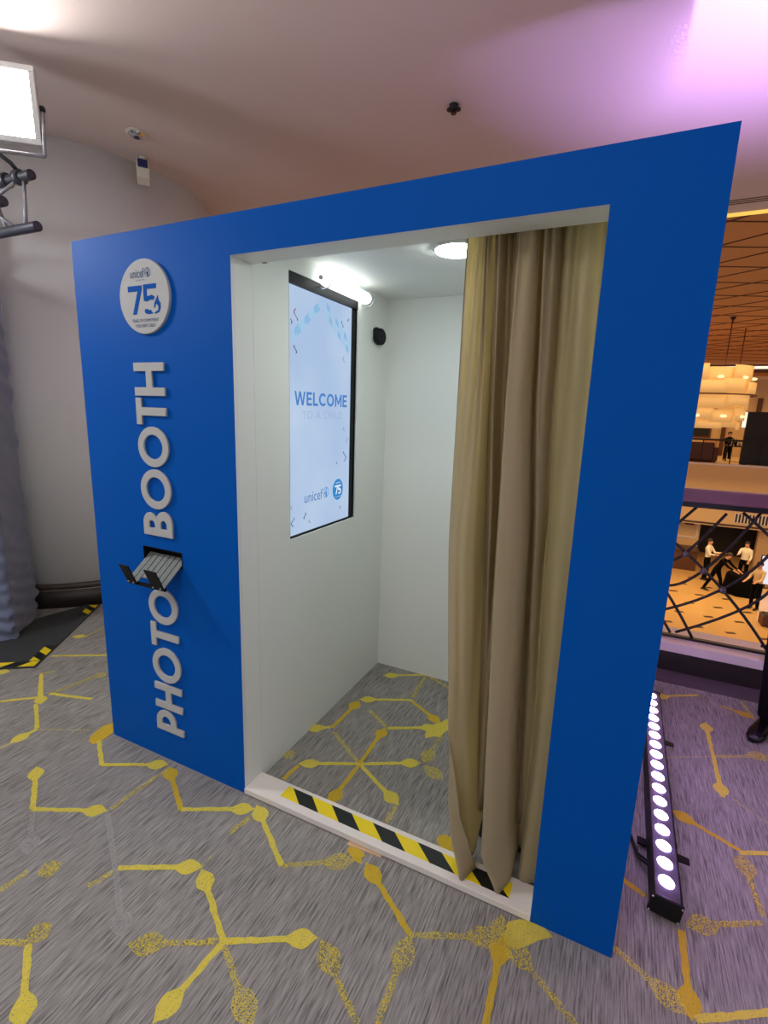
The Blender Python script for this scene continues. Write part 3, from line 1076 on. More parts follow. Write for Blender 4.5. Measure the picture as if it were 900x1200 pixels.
on_disc('globe_emblem', curve_mesh('globe_emblem', globe_splines(), 0.0), 0.013, 0.047, 0.072, 0.108, M_logo_ink)
on_disc('small_line', text_data('small_line', 'for every child'), -0.040, 0.010, 0.0605, 0.0675, M_logo_ink)
seven = [[(0, 1), (.92, 1), (.92, .86), (.50, 0), (.24, 0), (.62, .80), (0, .80)]]
on_disc('numeral', curve_mesh('numeral', seven, 0.0), -0.090, -0.007, -0.066, 0.044, M_logo_blue)
five = [[(.02, 1), (.80, 1), (.80, .84), (.24, .84), (.24, .60), (.50, .64), (.68, .58), (.62, .46), (.42, .48), (.22, .42), (.02, .46)],
        [(.06, .18), (.24, .18), (.30, .14), (.46, .14), (.44, .10), (.56, .02), (.30, 0), (.12, .03), (.04, .08)],
        # the figure bent over a child that closes the bowl of the five
        [(.86, .62), (.90, .46), (1.0, .34), (1.0, .18), (.90, .05), (.70, .0), (.60, .03), (.70, .07), (.84, .12), (.86, .24), (.76, .34), (.66, .20), (.60, .20), (.64, .36), (.74, .48)]]
on_disc('numeral', curve_mesh('numeral', five, 0.0), 0.000, 0.094, -0.068, 0.046, M_logo_blue)
on_disc('slogan', text_data('slogan', 'YEARS OF COMMITMENT'), -0.074, 0.080, -0.097, -0.084, M_logo_ink)
on_disc('slogan', text_data('slogan', 'FOR EVERY CHILD'), -0.054, 0.058, -0.117, -0.104, M_logo_ink)

# ---- print tray that juts out of the slot
tray = thing('print_tray', 'slatted metal print tray with two upright prongs jutting from the blue panel', 'tray', (0.45, -0.05, 0.94))
bm = NB()
slab(bm, [SL[0], SL[0] + .003, SL[1] - .003, SL[1]], [SL[2], SL[2] + .003, SL[3] - .003, SL[3]], lambda i, j: not (i == 1 and j == 1), lambda u, v, w: (u, w, v), -0.002, 0.07)
obj('slot_frame', bm, M_black, tray)
boxobj('slot_back', M_dark, tray, SL[0], SL[1], 0.07, 0.075, SL[2], SL[3])
nsl = 7
sw = (0.566 - 0.331) / nsl
for k in range(nsl):
    x0 = 0.331 + k * sw
    front_y, front_z = (-0.102, 0.949) if k in (0, 1, 5, 6) else (-0.078, 0.968)
    b = NB()
    y0, z0 = 0.05, 1.060 - 0.0
    # slat slopes out of the slot and down
    pts = ((0.03, 1.050), (front_y, front_z + 0.0))
    (ya, za), (yb, zb) = pts
    d = Vector((yb - ya, zb - za)).normalized()
    nn = Vector((-d.y, d.x)) * 0.004
    vsx = []
    for xx in (x0 + 0.0025, x0 + sw - 0.0025):
        for yy, zz in ((ya, za), (yb, zb), (yb + nn.x, zb + nn.y), (ya + nn.x, za + nn.y)):
            vsx.append(b.verts.new((xx, yy, zz)))
    for f in ((0, 1, 2, 3), (7, 6, 5, 4), (0, 4, 5, 1), (1, 5, 6, 2), (2, 6, 7, 3), (3, 7, 4, 0)):
        b.faces.new([vsx[i] for i in f])
    obj('slat', b, M_slat, tray)
for x0, x1 in ((0.343, 0.400), (0.497, 0.566)):
    b = NB()
    for q in range(1):
        prof = [(-0.100, 0.938), (-0.142, 1.036), (-0.1375, 1.037), (-0.096, 0.940)]
        vsx = [b.verts.new((xx, yy, zz)) for xx in (x0, x1) for yy, zz in prof]
        for f in ((0, 1, 2, 3), (7, 6, 5, 4), (0, 4, 5, 1), (1, 5, 6, 2), (2, 6, 7, 3), (3, 7, 4, 0)):
            b.faces.new([vsx[i] for i in f])
    pr_ = obj('prong', b, M_black, tray)
    pr_['label'] = 'upright black end stop'
    for xx in (x0 + 0.013, x1 - 0.013):
        b = NB()
        lathe(b, [(0.0045, 0), (0.0045, 0.004), (0.002, 0.006)], 10, (0, -1, -0.4), (xx, -0.107, 0.951))
        obj('screw', b, M_alu, pr_)
b = NB()
bx(b, 0.331, 0.566, -0.096, -0.088, 0.936, 0.952)
obj('front_bar', b, M_black, tray)

# ---- wooden shim under the sill and the hazard tape on it
shim = NB()
for q in range(1):
    vsx = [shim.verts.new(p) for p in ((1.437, -0.024, 0), (1.583, -0.014, 0), (1.583, 0.0, 0), (1.437, 0.0, 0), (1.437, -0.024, 0.0035), (1.583, -0.014, 0.0032), (1.583, 0.0, 0.0032), (1.437, 0.0, 0.0035))]
    for f in ((3, 2, 1, 0), (4, 5, 6, 7), (0, 1, 5, 4), (1, 2, 6, 5), (2, 3, 7, 6), (3, 0, 4, 7)):
        shim.faces.new([vsx[i] for i in f])
tag(obj('wooden_shim', shim, M_wood), 'thin raw wooden shim poking out from under the white sill', 'shim')


def hazard_tape(name, label, A, B, width, z, n, lean, first_yellow=True, phase=0.0):
    """A strip from A to B (2D, its centre line): slanted stripes, each a piece of its own."""
    A, B = Vector(A), Vector(B)
    d = (B - A)
    L = d.length
    d.normalize()
    nrm = Vector((-d.y, d.x))
    t = thing(name, label, 'tape', ((A + B) / 2).to_3d() + Vector((0, 0, z)))
    step = L / n
    for k in range(-1, n + 2):
        s0, s1 = (k + phase) * step, (k + 1 + phase) * step
        # clip a slanted parallelogram to 0..L
        poly = []
        for s, h in ((s0, -1), (s1, -1), (s1, 1), (s0, 1)):
            poly.append((s + lean * (h * 0.5 + .5), h))

        def cl(P, side, val):
            out = []
            for i in range(len(P)):
                a, b_ = P[i], P[(i + 1) % len(P)]
                ia = (a[0] >= val - 1e-9) if side else (a[0] <= val + 1e-9)
                ib = (b_[0] >= val - 1e-9) if side else (b_[0] <= val + 1e-9)
                if ia:
                    out.append(a)
                if ia != ib:
                    q = (val - a[0]) / (b_[0] - a[0])
                    out.append((val, a[1] + q * (b_[1] - a[1])))
            return out
        poly = cl(cl(poly, True, 0), False, L) if poly else []
        if len(poly) < 3:
            continue
        b = NB()
        lo = [b.verts.new(((A + d * s + nrm * h * width / 2).x, (A + d * s + nrm * h * width / 2).y, z)) for s, h in poly]
        hi = [b.verts.new((v.co.x, v.co.y, z + 0.0006)) for v in lo]
        b.faces.new(hi)
        b.faces.new(list(reversed(lo)))
        for i in range(len(lo)):
            b.faces.new((lo[i], lo[(i + 1) % len(lo)], hi[(i + 1) % len(lo)], hi[i]))
        yel = (k % 2 == 0) == first_yellow
        obj('yellow_stripe' if yel else 'black_stripe', b, M_yellow if yel else M_tblack, t)
    return t


hazard_tape('hazard_tape', 'black and yellow hazard tape stuck along the white doorway sill', (1.060, 0.066), (2.075, 0.056), 0.064, 0.0302, 10, -0.075)

# ---- wall display in the left inner wall
SX = 0.8705
disp = thing('wall_display', 'tall lit display showing WELCOME, set in the white wall inside the booth', 'display', (0.86, 0.665, TV[2]))
boxobj('housing', M_black, disp, 0.815, 0.866, TV[0] + .001, TV[1] - .001, TV[2] + .001, TV[3] - .001)
boxobj('bezel', M_black, disp, 0.866, 0.8865, TV[0] + .001, TV[1] - .001, 2.255, TV[3] - .001)
boxobj('bezel', M_black, disp, 0.866, 0.8765, 0.938, TV[1] - .001, TV[2] + .001, 2.255)
boxobj('bezel', M_black, disp, 0.866, 0.8765, TV[0] + .001, 0.372, TV[2] + .001, 2.255)
boxobj('bezel', M_black, disp, 0.866, 0.8765, 0.372, 0.938, TV[2] + .001, 1.120)


def screen_mat():
    m = bpy.data.materials.new('screen_pale_blue')
    m.use_nodes = True
    nt = m.node_tree
    nt.nodes.remove(nt.nodes['Principled BSDF'])
    e = nt.nodes.new('ShaderNodeEmission')
    tc = nt.nodes.new('ShaderNodeTexCoord')
    n = nt.nodes.new('ShaderNodeTexNoise')
    n.inputs['Scale'].default_value = 2.2
    nt.links.new(tc.outputs['Object'], n.inputs['Vector'])
    cr = nt.nodes.new('ShaderNodeValToRGB')
    cr.color_ramp.elements[0].position = 0.35
    cr.color_ramp.elements[1].position = 0.7
    cr.color_ramp.elements[0].color = rgb(178, 202, 236)
    cr.color_ramp.elements[1].color = rgb(196, 216, 240)
    nt.links.new(n.outputs['Fac'], cr.inputs[0])
    nt.links.new(cr.outputs[0], e.inputs[0])
    e.inputs[1].default_value = 0.86
    nt.links.new(e.outputs[0], nt.nodes['Material Output'].inputs[0])
    return m


M_scr = screen_mat()
E_wel = emat('screen_word_blue', rgb(84, 138, 208), 0.85)
E_thin = emat('screen_word_pale', rgb(158, 182, 220), 0.9)
E_uni = emat('screen_logo_blue', rgb(96, 138, 196), 0.85)
E_badge = emat('screen_badge_blue', rgb(58, 142, 210), 0.85)
E_sq = emat('screen_square_blue', rgb(142, 190, 228), 0.9)
E_sq2 = emat('screen_square_pale', rgb(164, 204, 234), 0.9)
E_wht = emat('screen_white', rgb(226, 236, 248), 0.95)
E_conf = [emat('screen_confetti_%d' % i, c, 0.7) for i, c in enumerate((rgb(60, 66, 110), rgb(150, 80, 96), rgb(88, 104, 150), rgb(170, 160, 170)))]
scr = boxobj('screen', M_scr, disp, 0.866, SX, 0.372, 0.938, 1.120, 2.255)
scr['label'] = 'lit pale blue screen'
AY = ((0, 1, 0), (0, 0, 1), (1, 0, 0))


def on_scr(name, me, u0, u1, v0, v1, m, lift=0.0006):
    place2d(me, AY, (SX, 0, 0), u0, u1, v0, v1, lift)
    return link(name, me, m, scr)


g_ = 0.21
cO = ring_pts(.5, .5, .5, .5, 32)
BOLD = {
    'W': (1.25, [[(0, 1), (.19, 1), (.34, .32), (.53, 1), (.72, 1), (.91, .32), (1.06, 1), (1.25, 1), (1.02, 0), (.82, 0), (.625, .66), (.43, 0), (.23, 0)]]),
    'E': (.66, [[(0, 0), (.66, 0), (.66, .19), (g_, .19), (g_, .41), (.6, .41), (.6, .59), (g_, .59), (g_, .81), (.66, .81), (.66, 1), (0, 1)]]),
    'L': (.62, [[(0, 0), (.62, 0), (.62, .19), (g_, .19), (g_, 1), (0, 1)]]),
    'C': (.92, [arc(.5, .5, .5, .5, .72, 2 * PI - .72, 26) + arc(.5, .5, .29, .31, 2 * PI - .72, .72, 26)]),
    'O': (1.0, [ring_pts(.5, .5, .5, .5, 32), ring_pts(.5, .5, .285, .31, 32)]),
    'M': (1.0, [[(0, 0), (.2, 0), (.2, .62), (.43, .18), (.57, .18), (.8, .62), (.8, 0), (1, 0), (1, 1), (.82, 1), (.5, .42), (.18, 1), (0, 1)]]),
}
adv = [BOLD[c][0] for c in 'WELCOME']
tot = sum(adv) + 0.13 * 6
upos = 0.418
for c in 'WELCOME':
    w_ = BOLD[c][0] * (0.900 - 0.418) / tot
    on_scr('letter', curve_mesh('letter', BOLD[c][1], 0.0), upos, upos + w_, 1.738, 1.802, E_wel)
    upos += w_ + 0.13 * (0.900 - 0.418) / tot
on_scr('word', text_data('word', 'TO', offset=-0.012), 0.476, 0.566, 1.676, 1.712, E_thin)
on_scr('word', text_data('word', 'A', offset=-0.012), 0.594, 0.640, 1.676, 1.712, E_thin)
on_scr('word', text_data('word', 'CHILD', offset=-0.012), 0.668, 0.851, 1.676, 1.712, E_thin)
on_scr('word', text_data('word', 'unicef', offset=0.002), 0.497, 0.662, 1.264, 1.318, E_uni)
on_scr('globe_emblem', curve_mesh('globe_emblem', globe_splines(), 0.0), 0.668, 0.722, 1.266, 1.322, E_badge)
on_scr('badge', curve_mesh('badge', [ring_pts(0, 0, 1, 1)], 0.0), 0.762, 0.871, 1.236, 1.352, E_badge)
on_scr('numeral', curve_mesh('numeral', [[(q[0], q[1]) for q in seven[0]]], 0.0), 0.784, 0.818, 1.268, 1.318, E_wht, 0.0009)
on_scr('numeral', curve_mesh('numeral', [[(0, 1), (1, 1), (1, .82), (.3, .82), (.3, .62), (.7, .62), (1, .45), (1, .15), (.7, 0), (.1, 0), (0, .15), (.6, .17), (.75, .28), (.6, .42), (0, .42)]], 0.0), 0.819, 0.850, 1.268, 1.318, E_wht, 0.0009)
on_scr('small_line', text_data('small_line', 'unicef'), 0.795, 0.840, 1.327, 1.338, E_wht, 0.0009)
on_scr('small_line', text_data('small_line', 'for every child'), 0.788, 0.846, 1.250, 1.258, E_wht, 0.0009)
# chequered garland shaped like a roof
for side, (ua, va, ub, vb), cnt in ((0, (0.405, 2.045, 0.640, 2.225), 6), (1, (0.672, 2.215, 0.925, 2.050), 6)):
    for k in range(cnt):
        for row in (0, 1):
            if (k + row) % 2 and row:
                pass
            t = (k + 0.5) / cnt
            uc, vc = ua + (ub - ua) * t, va + (vb - va) * t + (0.012 if row else -0.018)
            s = 0.016
            sl = (vb - va) / (ub - ua)
            uo = (row - 0.5) * 0.02
            P = [(uc - s + uo, vc - s - s * sl), (uc + s + uo, vc - s + s * sl), (uc + s + uo, vc + s + s * sl), (uc - s + uo, vc + s - s * sl)]
            on_scr('garland_square', curve_mesh('garland_square', [P], 0.0), min(p[0] for p in P), max(p[0] for p in P), min(p[1] for p in P), max(p[1] for p in P), E_sq if (k + row) % 2 else E_sq2, 0.0006 + 0.0001 * row)
# streamers
crnd = random.Random(8)
conf = [(0.43, 2.135, 0.05, 1), (0.395, 2.10, 0.02, 0), (0.84, 2.16, 0.03, 2), (0.90, 2.19, 0.015, 0), (0.425, 1.985, 0.035, 0), (0.86, 1.985, 0.03, 3),
        (0.885, 1.47, 0.055, 0), (0.80, 1.44, 0.012, 2), (0.50, 1.20, 0.03, 0), (0.845, 1.19, 0.014, 0), (0.40, 1.185, 0.045, 2), (0.39, 1.26, 0.018, 3), (0.54, 1.165, 0.02, 3), (0.905, 1.56, 0.03, 3), (0.87, 1.62, 0.02, 3)]
for u, v, s, c in conf:
    b = NB()
    ph = crnd.random() * 6
    pts = [(u + 0.28 * s * math.sin(ph + 5 * t), v + s * (t - .5)) for t in [i / 6 for i in range(7)]]
    wv = 0.0035
    for (a0, b0), (a1, b1) in zip(pts, pts[1:]):
        b.faces.new([b.verts.new((SX + 0.0007, p, q)) for p, q in ((a0 - wv, b0), (a0 + wv, b0), (a1 + wv, b1), (a1 - wv, b1))])
    obj('streamer', b, E_conf[c], scr)

# ---- tube lamp over the display, round ceiling lamp, speaker puck
tl = thing('tube_lamp', 'short glowing white tube lamp above the wall display', 'lamp', (0.93, 0.79, 2.30))
b = NB()
tube(b, [(0.930, y, 2.312) for y in (0.548, 0.552, 0.565, 0.585, 0.985, 1.002, 1.012)], 0.03, 18, True, [0.006, 0.018, 0.027, 0.03, 0.03, 0.024, 0.012])
for f in b.faces:
    f.smooth = True
obj('tube', b, M_tubeE, tl)
for yy in (0.58, 1.012):
    b = NB()
    lathe(b, [(0.0105, 0), (0.0105, 0.008), (0.006, 0.010)], 18, (0, 1, 0), (0.93, 0.5395 if yy < 0.6 else 1.0125, 2.312))
    obj('end_cap', b, M_white, tl)
    b = NB()
    tube(b, [(OX0, yy + .006, 2.285), (0.91, yy + .006, 2.272), (0.945, yy + .006, 2.278), (0.966, yy + .006, 2.312)], 0.003, 6)
    obj('bracket', b, M_chrome, tl)

rl = thing('ceiling_lamp', 'bright round lamp on the ceiling inside the booth', 'lamp', (1.565, 0.56, IC))
b = NB()
lathe(b, [(0.095, 0), (0.095, -0.012), (0.088, -0.014)], 40, None, (1.565, 0.56, IC))
obj('rim', b, M_white, rl)
b = NB()
lathe(b, [(0.086, -0.0142), (0.086, -0.018), (0.07, -0.022), (0.03, -0.024)], 40, None, (1.565, 0.56, IC))
obj('diffuser', b, M_lamp, rl)

pk = thing('wall_speaker', 'small round black speaker high on the white inner wall', 'speaker', (OX0, 1.20, 2.145))
b = NB()
lathe(b, [(0.026, 0), (0.026, 0.018)], 20, (1, 0, 0), (OX0, 1.182, 2.172))
obj('mount', b, M_black, pk)
b = NB()
lathe(b, [(0.040, 0.012), (0.047, 0.016), (0.047, 0.036), (0.040, 0.042), (0.020, 0.038), (0.004, 0.042)], 28, (1, -0.25, 0), (OX0, 1.20, 2.146))
obj('body', b, M_black, pk)
b = NB()
lathe(b, [(0.032, 0.040), (0.030, 0.045), (0.026, 0.045), (0.024, 0.038)], 28, (1, -0.25, 0), (OX0, 1.20, 2.146))
obj('grille_ring', b, M_black_rub, pk)
tag(boxobj('header_clip', M_alu, None, 0.945, 0.962, 0.112, 0.121, 2.2575, 2.261), 'tiny metal clip under the white door header', 'clip')

# ---- curtain
LV = [2.315, 1.80, 1.29, 0.62, 0.27, 0.13, 0.033]
CX = [
    [1.728, 1.760, 1.792, 1.803, 1.818, 1.838, 1.858, 1.893, 1.906, 1.945, 1.958, 1.985, 2.020, 2.070, 2.146],
    [1.730, 1.758, 1.798, 1.822, 1.835, 1.858, 1.876, 1.905, 1.915, 1.965, 1.978, 2.003, 2.035, 2.080, 2.150],
    [1.734, 1.758, 1.790, 1.836, 1.850, 1.878, 1.897, 1.918, 1.930, 2.000, 2.010, 2.035, 2.060, 2.092, 2.158],
    [1.790, 1.800, 1.830, 1.862, 1.876, 1.892, 1.925, 1.938, 1.950, 2.022, 2.024, 2.060, 2.085, 2.112, 2.166],
    [1.868, 1.812, 1.840, 1.880, 1.892, 1.905, 1.940, 1.946, 1.962, 2.040, 2.048, 2.066, 2.084, 2.108, 2.164],
    [1.915, 1.842, 1.850, 1.895, 1.908, 1.916, 1.950, 1.950, 1.968, 2.058, 2.062, 2.070, 2.084, 2.100, 2.160],
    [1.936, 1.902, 1.884, 1.908, 1.918, 1.922, 1.956, 1.990, 2.030, 2.062, 2.066, 2.074, 2.084, 2.096, 2.158],
]
CY = [
    [.170, .172, .165, .135, .180, .138, .190, .165, .132, .132, .185, .140, .190, .160, .150],
    [.165, .150, .125, .110, .182, .130, .200, .150, .080, .085, .195, .135, .195, .140, .140],
    [.150, .115, .085, .090, .190, .150, .220, .130, .052, .060, .200, .140, .200, .125, .130],
    [.090, .075, .085, .110, .200, .205, .205, .135, .042, .050, .205, .185, .200, .122, .132],
    [.045, .085, .110, .130, .205, .212, .210, .140, .045, .055, .208, .200, .195, .112, .132],
    [.058, .060, .110, .135, .208, .214, .212, .130, .040, .075, .210, .205, .195, .110, .132],
    [.082, .008, .055, .130, .210, .216, .212, .110, .020, .100, .210, .205, .195, .112, .132],
]


def cr_(a, b, c, d, t):
    return 0.5 * ((2 * b) + (-a + c) * t + (2 * a - 5 * b + 4 * c - d) * t * t + (-a + 3 * b - 3 * c + d) * t ** 3)


def crow(row, t):
    n = len(row) - 1
    i = min(int(t), n - 1)
    f = t - i
    return cr_(row[max(i - 1, 0)], row[i], row[i + 1], row[min(i + 2, n)], f)


NU, NV = 168, 90
bm = NB()
grid = []
for j in range(NV + 1):
    z = LV[0] + (LV[-1] - LV[0]) * j / NV
    li = 0
    while li < len(LV) - 2 and z < LV[li + 1]:
        li += 1
    f = (LV[li] - z) / (LV[li] - LV[li + 1])
    f = f * f * (3 - 2 * f) * 0.35 + f * 0.65
    row = []
    for i in range(NU + 1):
        t = 14.0 * i / NU
        x = crow(CX[li], t) * (1 - f) + crow(CX[li + 1], t) * f
        y = crow(CY[li], t) * (1 - f) + crow(CY[li + 1], t) * f
        top = max(0, (z - 1.5) / 0.8)
        y += (0.004 + 0.016 * top) * max(0, min(1, (z - 0.5) / 0.6)) * math.sin(t * 6.9 + 0.6) * min(1, t * 0.6) * min(1, max(0.25, abs(t - 8.5) / 1.2))
        y += 0.003 * noise.noise(Vector((t * 1.3, z * 2.2, 3)))
        x += 0.002 * noise.noise(Vector((t * 1.7, z * 3.0, 9)))
        zz = z
        low = max(0, (0.35 - z) / 0.32)
        if 3.3 < t < 6.7:
            zz += 0.10 * low * min(1, (t - 3.3) / 0.7, (6.7 - t) / 0.7)
        if 9.4 < t < 12.6:
            zz += 0.05 * low * min(1, (t - 9.4) / 0.7, (12.6 - t) / 0.7)
        row.append(bm.verts.new((x, y, zz)))
    grid.append(row)
for a, b_ in zip(grid, grid[1:]):
    for i in range(NU):
        q = bm.faces.new((a[i], a[i + 1], b_[i + 1], b_[i]))
        q.smooth = True
curt = thing('curtain', 'long beige curtain gathered at the right side of the booth doorway', 'curtain', (1.96, 0.13, 0.03))
cl_ = obj('cloth', bm, M_curtain, curt, recalc=False)
sd = cl_.modifiers.new('thick', 'SOLIDIFY')
sd.thickness = 0.0016
# extra cloth sheet, added to block the backlight and darken the middle folds
b2 = NB()
prev = None
for i in range(61):
    t_ = i / 60.0
    y_ = 0.205 + 0.012 * math.sin(t_ * 31) + 0.004 * math.sin(t_ * 13)
    cur = []
    for j in range(24):
        zz = 2.315 - (2.315 - 0.19) * j / 23
        cur.append(b2.verts.new((1.795 + 0.245 * t_ + 0.035 * (1 - zz / 2.3) + 0.004 * math.sin(zz * 3 + t_ * 9), y_ + 0.006 * math.sin(zz * 4 + t_ * 7), zz)))
    if prev:
        for j in range(23):
            b2.faces.new((prev[j], cur[j], cur[j + 1], prev[j + 1])).smooth = True
    prev = cur
inner = obj('backlight_block', b2, M_curtain, curt, recalc=False)
sd2 = inner.modifiers.new('thick', 'SOLIDIFY')
sd2.thickness = 0.0016
# turned hem along the free edge
b = NB()
pts = []
for j in range(0, NV + 1, 3):
    z = LV[0] + (LV[-1] - LV[0]) * j / NV
    li = 0
    while li < len(LV) - 2 and z < LV[li + 1]:
        li += 1
    f = (LV[li] - z) / (LV[li] - LV[li + 1])
    f = f * f * (3 - 2 * f) * 0.35 + f * 0.65
    pts.append((CX[li][0] * (1 - f) + CX[li + 1][0] * f, CY[li][0] * (1 - f) + CY[li + 1][0] * f, z))
tube(b, pts, 0.0024, 6)
hm = obj('hem', b, mat('hem_thread', rgb(150, 132, 104), 0.85), curt)
b = NB()
tube(b, [(OX0 + 0.002, 0.155, 2.325), (BW - 0.052, 0.155, 2.325)], 0.011, 12)
tag(obj('curtain_rod', b, M_chrome), 'metal curtain rod behind the white door header', 'rod')

# ---- dark equipment standing behind the curtain
eq = thing('equipment_case', 'black equipment case just visible behind the foot of the curtain', 'case', (2.12, 0.55, 0))
boxobj('body', M_black_rub, eq, 1.90, 2.33, 0.245, 0.64, 0.012, 0.13, 0.012)
boxobj('lid', M_black, eq, 1.895, 2.335, 0.240, 0.645, 0.132, 0.165, 0.012)
b = NB()
tube(b, [(2.06, 0.245, 0.10), (2.06, 0.230, 0.10), (2.08, 0.228, 0.10), (2.10, 0.230, 0.10), (2.10, 0.245, 0.10)], 0.007, 8)
obj('handle', b, M_alu, eq)
for xx in (1.95, 2.29):
    for yy in (0.26, 0.60):
        boxobj('foot', M_black_rub, eq, xx, xx + 0.03, yy, yy + 0.03, 0.0, 0.013)

# ================================================================== LED wash bar on the carpet
bar = thing('light_bar', 'long black stage light bar with a row of glowing lenses on the purple-lit carpet', 'light bar', (2.59, 0.95, 0))
PA, PB = Vector((2.575, 0.215, 0.052)), Vector((2.588, 1.735, 0.052))
bd = (PB - PA).normalized()
bu = Vector((bd.y, -bd.x, 0))                      # to the right of the bar
tilt = math.radians(-7)
bu2 = bu * math.cos(tilt) + Vector((0, 0, 1)) * math.sin(tilt)
bn = bu2.cross(bd).normalized()
if bn.z < 0:
    bn = -bn


def bar_box(name, m, s0, s1, u0, u1, n0, n1, bevel=0.0):
    b = NB()
    v = []
    for s, u, n in ((s0, u0, n0), (s1, u0, n0), (s1, u1, n0), (s0, u1, n0), (s0, u0, n1), (s1, u0, n1), (s1, u1, n1), (s0, u1, n1)):
        v.append(b.verts.new(PA + bd * s + bu2 * u + bn * n))
    for f in ((3, 2, 1, 0), (4, 5, 6, 7), (0, 1, 5, 4), (1, 2, 6, 5), (2, 3, 7, 6), (3, 0, 4, 7)):
        b.faces.new([v[i] for i in f])
    return obj(name, b, m, bar, True, bevel)


BL = (PB - PA).length
M_barface = mat('bar_lens_face', rgb(96, 90, 104), 0.3, metal=0.3)
body = bar_box('housing', M_black, 0.012, BL - 0.012, -0.045, 0.045, -0.03, 0.030, 0.003)
bar_box('end_cap', M_black, 0.0, 0.012, -0.052, 0.052, -0.036, 0.038, 0.003)
bar_box('end_cap', M_black, BL - 0.012, BL, -0.052, 0.052, -0.036, 0.038, 0.003)
bar_box('lens_cover', M_barface, 0.012, BL - 0.012, -0.040, 0.040, 0.030, 0.033)
bar_box('side_rail', M_black, 0.012, BL - 0.012, 0.040, 0.046, 0.030, 0.040)
bar_box('side_rail', M_black, 0.012, BL - 0.012, -0.046, -0.040, 0.030, 0.040)
for k in range(17):
    s = 0.085 + k * (BL - 0.15) / 16.0
    b = NB()
    lathe(b, [(0.026, 0.0332), (0.026, 0.0355), (0.018, 0.039), (0.006, 0.0405)], 20, bn, PA + bd * s)
    obj('lens', b, M_led, bar)
ld = bpy.data.lights.new('light_bar_beam', 'AREA')
ld.shape = 'RECTANGLE'
ld.size, ld.size_y = 0.05, BL - 0.15
ld.energy = 85
ld.color = (0.60, 0.38, 1.0)
ld.spread = math.radians(62)
lo_ = bpy.data.objects.new('light_bar_beam', ld)
COL.objects.link(lo_)
lm = Matrix.Identity(4)
for i in range(3):
    lm[i][0], lm[i][1], lm[i][2] = bu2[i], bd[i], -(-bn)[i] * -1
zax = -bn
xax = bd.cross(zax).normalized()
for i in range(3):
    lm[i][0], lm[i][1], lm[i][2] = -xax[i] * -1, bd[i], -bn[i]
lm.translation = (PA + PB) / 2 + bn * 0.045
lo_.matrix_world = lm
for s in (0.30, 1.10):
    bar_box('foot', M_black, s, s + 0.035, -0.075, 0.115, -0.044, -0.036)
    bar_box('foot_upright', M_black, s + 0.004, s + 0.03, 0.052, 0.058, -0.036, 0.012)
for sx in (-0.046, 0.046):
    for sn in (-0.029, 0.031):
        b = NB()
        lathe(b, [(0.004, 0), (0.004, 0.003), (0.002, 0.004)], 8, -bd, PA + bu2 * sx + bn * sn)
        obj('screw', b, M_chrome, bar)
for q, off in enumerate((0.0, 0.018)):
    b = NB()
    tube(b, [(2.44 - off, 0.72 - off, 0.006), (2.47, 0.58 - off, 0.006), (2.50, 0.46 - off, 0.02), (2.545, 0.40 - off, 0.045)], 0.005, 8)
    tag(obj('power_cable', b, M_black), ('outer' if q else 'inner') + ' thin black power cable between the booth and the light bar', 'cable', 'cables of the light bar')

# ================================================================== covered tower with base plate at the left
N0, F0 = Vector((-1.563, 0.363)), Vector((-1.925, 0.735))
e2 = (F0 - N0).normalized()
e1 = Vector((e2.y, -e2.x))
TW = (F0 - N0).length
cen = (N0 + F0) / 2 - e1 * TW / 2
tow = thing('covered_tower', 'square tower wrapped in wrinkled grey stretch cloth at the left edge', 'tower', (cen.x, cen.y, 0.012))
bm = NB()
ring_n, zn = 96, 230
TH = 2.62
rows = []
for j in range(zn + 1):
    z = 0.014 + TH * (j / zn) ** 1.25
    row = []
    for k in range(ring_n):
        t = 4.0 * k / ring_n
        s = int(t)
        f = t - s
        c = ((1, -1), (1, 1), (-1, 1), (-1, -1), (1, -1))
        a0, a1 = c[s], c[s + 1]
        u, v = a0[0] + (a1[0] - a0[0]) * f, a0[1] + (a1[1] - a0[1]) * f
        rr = TW / 2
        # rounded corner
        m_ = max(abs(u), abs(v))
        L_ = math.hypot(u, v)
        k_ = 1.0 / max(1.0, (L_ / 1.36))
        u, v = u * k_, v * k_
        low = math.exp(-z / 0.45)
        g = 0.012 * low * math.sin(62 * z + 9 * t + 2.0 * math.sin(3 * t)) + 0.0025 * math.sin(34 * z + 6 * t + 1.3 * math.sin(2.2 * t + z * 2)) + 0.010 * noise.noise(Vector((t * 1.5, z * 11 + t * 2.0, 1)))
        # diagonal drag wrinkles
        g += 0.010 * (low + 0.25) * noise.noise(Vector((t * 3 + z * 5, z * 22, 7)))
        fl = 1 + g / rr - 0.03 * min(1, z / TH) + 0.02 * low
        p = cen + e1 * u * rr * fl + e2 * v * rr * fl
        row.append(bm.verts.new((p.x, p.y, z)))
    rows.append(row)
for a, b_ in zip(rows, rows[1:]):
    for k in range(ring_n):
        q = bm.faces.new((a[k], a[(k + 1) % ring_n], b_[(k + 1) % ring_n], b_[k]))
        q.smooth = True
bm.faces.new(list(reversed(rows[0])))
bm.faces.new(rows[-1])
obj('stretch_cover', bm, M_fabric, tow)
